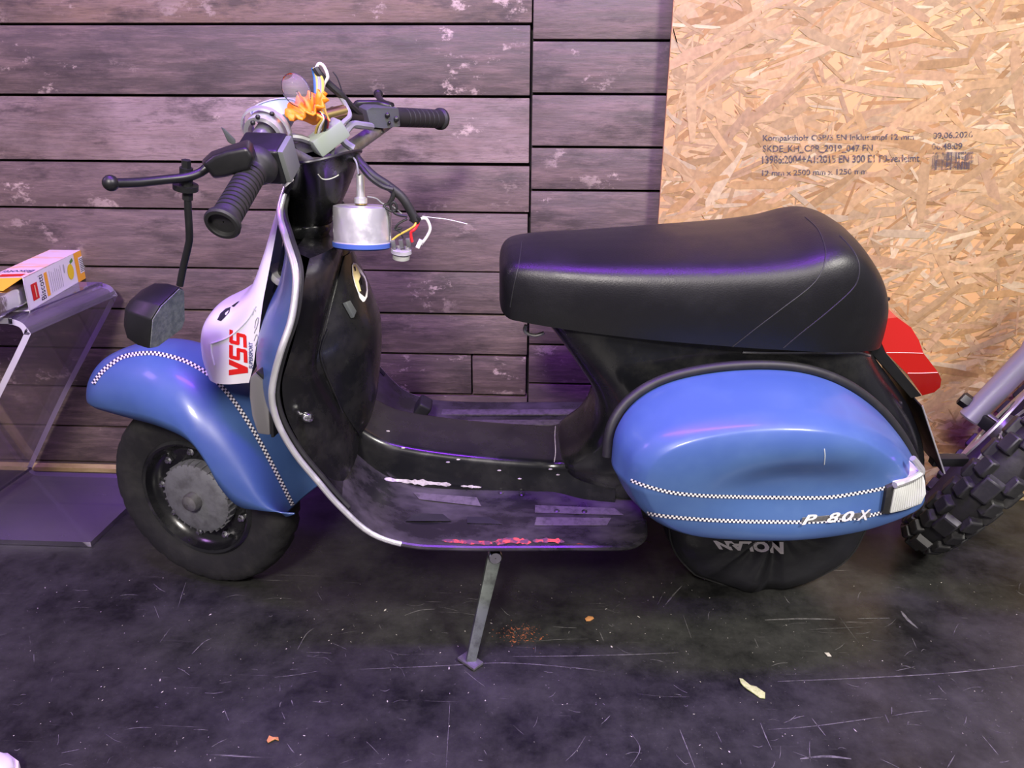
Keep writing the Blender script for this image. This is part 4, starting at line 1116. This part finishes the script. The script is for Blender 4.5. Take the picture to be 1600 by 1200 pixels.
G().poly([bp(.05, .15, 1)+V((0, 0, .001)), bp(.12, .15, 1)+V((0, 0, .001)), bp(.12, .75, 1)+V((0, 0, .001)), bp(.05, .75, 1)+V((0, 0, .001))]).build('red_label', 'red', box, recalc=False)
text_map('Biscotti', lambda u, v: bp(lerp(.24, .16, v), lerp(.1, .9, u), 1)+V((0, 0, .001)), 'lettering', 'blueink', box)
# foil sleeve poking out of the open end
rows = []
for i in range(15):
    t = i/14; cx = lerp(-.62, .35, t); row = []
    for k in range(28):
        a = 2*math.pi*k/28; sq = .80*(1 if t > .25 else .55+.45*t/.25)
        u_, v_ = math.cos(a), math.sin(a)
        u_ = math.copysign(abs(u_)**.5, u_); v_ = math.copysign(abs(v_)**.5, v_)
        nn_ = .10*noise.noise(V((t*6, u_*2, v_*2)))*(1 if t < .7 else .1)
        p = bp(cx, .5+.5*sq*u_*(1+nn_), .46+.44*sq*v_*(1+nn_)); row.append(V((p.x, p.y, max(p.z, ZT+.001))))
    rows.append(row)
fo_ = G().loft(rows).build('foil_sleeve', 'foil', None, angle=25)
tag(fo_, 'crumpled silver foil sleeve sticking out of the biscuit carton', 'foil packet')

# ================================================================== DIRT BIKE FRONT END
n3 = V((-.69885, .54615, .46187)).normalized()
MC = V((1.0506, 1.6055, .3116))
m_b = n3.cross(V((0, 0, 1))).normalized(); m_a = m_b.cross(n3)
MM = Matrix((m_b, n3, m_a)).transposed().to_4x4(); MM.translation = MC    # local y = wheel axis, towards the scooter
moto = empty('dirt_bike', MM)
tag(moto, 'dirt bike front wheel with knobbly tyre and grey fork behind the scooter tail', 'motorcycle')
R_ = .318
g = G(); pf = []
for k in range(20):
    a = 2*math.pi*k/20; pf.append((R_-.040+.040*math.sin(a)*1.0, .042*math.cos(a)))
mt = G().lathe(pf, (0, 0, 0), (0, 1, 0), 72, closed=True).build('knobbly_tyre', 'tyre', moto)
knob = None; M['wornknob'] = mat('worn_knob_rubber', (.016, .016, .017), .5, col2=(.035, .034, .034), nscale=30)
for row, (phi, sx, sy, ph) in enumerate(((0, .038, .038, 0), (.72, .042, .030, .5), (-.72, .042, .030, .5), (1.35, .044, .027, 0), (-1.35, .044, .027, 0))):
    for k in range(32):
        if row == 0 and k % 2: continue
        a = 2*math.pi*(k+ph)/32
        rad_ = V((math.cos(a), 0, math.sin(a))); nrm_ = rad_*math.cos(phi)+V((0, 1, 0))*math.sin(phi)
        if knob is None:
            ko = G().box((0, 0, 0), (.030, .026, .017), taper=.86).build('tread_knob', 'wornknob', mt, bevel=.002, segs=1); knob = ko.data
        else: ko = link(bpy.data.objects.new('tread_knob', knob)); ko.parent = mt
        t_ = V((-math.sin(a), 0, math.cos(a))); s_ = nrm_.cross(t_)
        B_ = Matrix((t_, s_, nrm_)).transposed().to_4x4()
        c_ = rad_*(R_-.040)+nrm_*.0455
        ko.matrix_local = Matrix.Translation(c_)@B_@Matrix.Diagonal((sx/.030*(1.5 if row == 0 else 1), sy/.026, 1, 1))
G().lathe([(.268, -.020), (.272, -.022), (.262, -.012), (.258, 0), (.262, .012), (.272, .022), (.268, .020), (.252, .008), (.252, -.008)], (0, 0, 0), (0, 1, 0), 72, closed=True).build('rim', 'alu', moto)
hub = G().lathe([(.001, -.05), (.030, -.05), (.034, -.035), (.022, -.025), (.022, .025), (.034, .035), (.030, .05), (.001, .05)], (0, 0, 0), (0, 1, 0), 28).build('hub', 'steel', moto)
for k in range(32):
    a = 2*math.pi*k/32; sd_ = 1 if k % 2 else -1; b = a+(.32 if (k//2) % 2 else -.32)
    G().tube([V((.031*math.cos(b), sd_*.034, .031*math.sin(b))), V((.255*math.cos(a), 0, .255*math.sin(a)))], .0019, 5).build('spoke', 'alu', moto)
G().lathe([(.06, .052), (.115, .052), (.115, .056), (.06, .056)], (0, 0, 0), (0, 1, 0), 40, closed=True).build('brake_disc', 'alu', moto)
fd = V((.30, .10, .92)); fd = (fd-n3*fd.dot(n3)).normalized(); fl = MM.to_3x3().transposed()@fd
for s in (1, -1):
    c = V((0, .098*s, 0))
    fk = G().tube([c-fl*.030, c-fl*.026, c+fl*.16, c+fl*.17, c+fl*.46], [.020, .024, .026, .030, .030], 20).build('fork_leg', 'forkgrey', moto)
    G().lathe([(.001, .0), (.015, .0), (.017, .004), (.017, .022), (.012, .026), (.001, .026)], c+V((0, .018*s, 0)), V((0, s, 0)), 6).build('axle_nut', 'plastic', fk)
    G().box(c-fl*.01-V((0, .03*s, 0)), (.03, .05, .03)).build('axle_clamp', 'plastic', fk, bevel=.004)
G().tube([V((0, -.13, 0)), V((0, .13, 0))], .010, 14).build('axle', 'steel', moto)

# ================================================================== SHOE AND FLOOR DEBRIS
sh_o = wZ(-12, 1222, 0)
shoe = empty('shoe', Matrix.Translation(sh_o)@Matrix.Rotation(rad(62), 4, 'Z'))
tag(shoe, 'pale leather shoe toe at the lower left corner of the floor', 'shoe')
rows = []
for x, hw, zt in ((-.27, .030, .06), (-.26, .036, .085), (-.20, .038, .095), (-.14, .040, .085), (-.08, .046, .066), (-.03, .047, .052), (.0, .042, .044), (.022, .030, .036), (.030, .014, .028)):
    rows.append([V((x, hw*math.copysign(abs(math.cos(t))**.7, math.cos(t)), .018+(zt-.018)*math.sin(t)**.8)) for t in [math.pi*k/16 for k in range(17)]]+[V((x, hw*(-1+k/4), .018)) for k in range(1, 8)])
rows = [r for r in rows]
G().loft(rows).build('upper', 'shoe', shoe, angle=50)
rows = []
for x, hw in ((-.275, .030), (-.26, .040), (-.14, .044), (-.06, .052), (.0, .047), (.026, .034), (.036, .016)):
    rows.append([V((x, hw*i, z)) for i, z in ((-1, .001), (1, .001), (1.02, .010), (1, .020), (-1, .020), (-1.02, .010))])
G().loft(rows).build('sole', 'sole', shoe, bevel=.003)

def flake(px, poly, name, m, label, cat_, curl=.004):
    c = wZ(*px, .0); pts = [wZ(px[0]+a, px[1]+b, .0)-c for a, b in poly]
    top = []; rr = random.Random(px[0])
    for p in pts: top.append(V((p.x, p.y, .002+curl*rr.random())))
    ce = V((0, 0, .003+curl*.7)); g = G(); nP = len(top)
    ins = [lerp(p, ce, .5)+V((0, 0, .001*rr.random())) for p in top]
    g.grid([top, ins], cv=True); g.poly(ins); low = [p-V((0, 0, .0012)) for p in top]; low2 = [p-V((0, 0, .0012)) for p in ins]
    g.grid([low, low2], cv=True); g.poly(low2); g.grid([top, low], cv=True)
    o = g.build(name, m); o.location = (c.x, c.y, -.0006 if False else 0.0); return tag(o, label, cat_)
flake((1175, 1078), [(-20, -16), (-15, -14), (-4, -6), (6, -3), (20, 8), (20, 15), (12, 14), (2, 7), (-8, 2), (-13, -4), (-18, -8)], 'leaf', 'leaf', 'yellow-green leaf scrap lying on the black floor', 'leaf')
flake((427, 1157), [(-10, 2), (-6, -4), (0, -2), (8, -4), (9, 2), (3, 1), (-2, 4), (-8, 6)], 'wood_chip', 'chip', 'curled orange-brown chip on the floor towards the lower left', 'chip')
flake((921, 967), [(-7, 2), (-2, -3), (5, -2), (7, 1), (1, 4), (-5, 5)], 'wood_chip', 'chip', 'small brown chip on the floor right of the side stand', 'chip', .002)
flake((1293, 1024), [(-5, -3), (2, -3), (6, 3), (0, 3)], 'paper_scrap', 'dust', 'tiny pale scrap on the floor up and right of the leaf', 'scrap', .001)
rr = random.Random(5)
def crumbs(n, gen, size, name, m, label):
    g = G()
    for i in range(n):
        px, py = gen(); p = wZ(px, py, 0); s = size*rr.uniform(.35, 1.0)*(1 if rr.random() < .93 else 2.2); a = rr.uniform(0, 3.14); l = rr.uniform(1, 2.2)
        dx = V((math.cos(a), math.sin(a), 0))*s*l; dy = V((-math.sin(a), math.cos(a), 0))*s*rr.uniform(.4, .9); z = V((0, 0, s*.5))
        g.add([p-dx+z*.02, p-dy+z*.02, p+dx+z*.02, p+dy+z*.02, p+z], [(0, 1, 4), (1, 2, 4), (2, 3, 4), (3, 0, 4)])
    o = g.build(name, m, recalc=False); return tag(o, label, 'debris', kind='stuff')
crumbs(300, lambda: (rr.uniform(20, 1590), 1200-300*rr.random()**.8), .0012, 'floor_debris', 'dust', 'pale specks of dust and grit scattered over the black floor')
crumbs(190, lambda: (rr.gauss(812, 17), rr.gauss(990, 9)), .0013, 'rust_crumbs', 'rust', 'reddish rust crumbs scattered right of the side stand')

# scuffs and scratches rubbed into the floor
M['scuff'] = mat('pale_scuff', (.13, .125, .125), .6, col2=(.05, .048, .05), nscale=70, lo=.42, hi=.62)
g = G(); rr = random.Random(21)
def scuff(path, wd):
    pts = [wZ(a, b, 0) for a, b in cat(path, 6)]; rows = []
    for i, p in enumerate(pts):
        t = (pts[min(i+1, len(pts)-1)]-pts[max(i-1, 0)]).normalized(); n_ = V((-t.y, t.x, 0))
        w_ = wd*(.3+.7*math.sin(math.pi*(i+.3)/(len(pts)-.4)))*(.6+.5*rr.random()); rows.append([V((p.x, p.y, .0004))-n_*w_/2, V((p.x, p.y, .0004))+n_*w_/2])
    g.grid(rows)
for path, wd in (([(560, 1046), (680, 1041), (790, 1036), (900, 1044), (945, 1050)], .0022), ([(1215, 1065), (1340, 1060), (1480, 1052), (1600, 1040)], .0028), ([(1195, 969), (1250, 967), (1305, 968)], .0045),
                 ([(1340, 967), (1390, 966)], .0035), ([(800, 1026), (900, 1025), (985, 1023), (1060, 1020)], .0026), ([(1408, 955), (1418, 968), (1434, 982)], .007), ([(1040, 945), (1052, 930), (1066, 915)], .004),
                 ([(703, 1098), (700, 1150), (697, 1200)], .0012), ([(1062, 1140), (1072, 1165), (1086, 1200)], .002), ([(1188, 1130), (1196, 1150), (1206, 1172)], .002), ([(1268, 1122), (1290, 1150)], .002),
                 ([(1200, 1140), (1270, 1135), (1380, 1120)], .0018), ([(632, 962), (655, 954), (680, 952)], .0035), ([(465, 1015), (478, 992), (490, 982)], .002), ([(250, 1004), (266, 982)], .0015),
                 ([(300, 1022), (318, 1004), (330, 998)], .003), ([(1480, 1200), (1492, 1180)], .0015), ([(1250, 1186), (1290, 1182), (1330, 1186)], .005), ([(985, 1198), (1000, 1170), (985, 1145)], .0015), ([(1535, 1150), (1560, 1180)], .002)):
    scuff(path, wd)
for i in range(170):
    x, y = rr.uniform(0, 1600), rr.uniform(905, 1200); a = rr.choice((rr.gauss(0, .25), rr.gauss(1.9, .4), rr.uniform(0, 3.1))); L_ = rr.uniform(5, 34)*(1 if rr.random() < .85 else 2.5)
    dx, dy = math.cos(a)*L_/2, -math.sin(a)*L_/2*.6; b = rr.uniform(-3, 3)
    scuff([(x-dx, y-dy), (x+b*.4, y+b), (x+dx, y+dy)], rr.uniform(.0006, .0018))
fs_ = g.build('floor_scuffs', 'scuff', floor, recalc=False); fs_['kind'] = 'stuff'

for nm, lb in (('horn_cover', 'white horn cover with red and blue lettering'), ('tail_light_lens', 'red faceted tail light lens'), ('orange_rubber_boot', 'frilled orange rubber boot'),
               ('seat', 'black vinyl bench seat with stitched seams'), ('speedometer', 'silver speedometer can hanging upside down by its cable'), ('light_bulb', 'clear glass bulb lying loose in the headset'),
               ('rear_turn_signal', 'clear ribbed rear turn signal lens'), ('side_cowl', 'blue dented side cowl with two checkered tapes'), ('mirror_glass', 'dusty grey mirror glass'), ('edge_trim', 'silver edge trim')):
    bpy.data.objects[nm]['label'] = lb
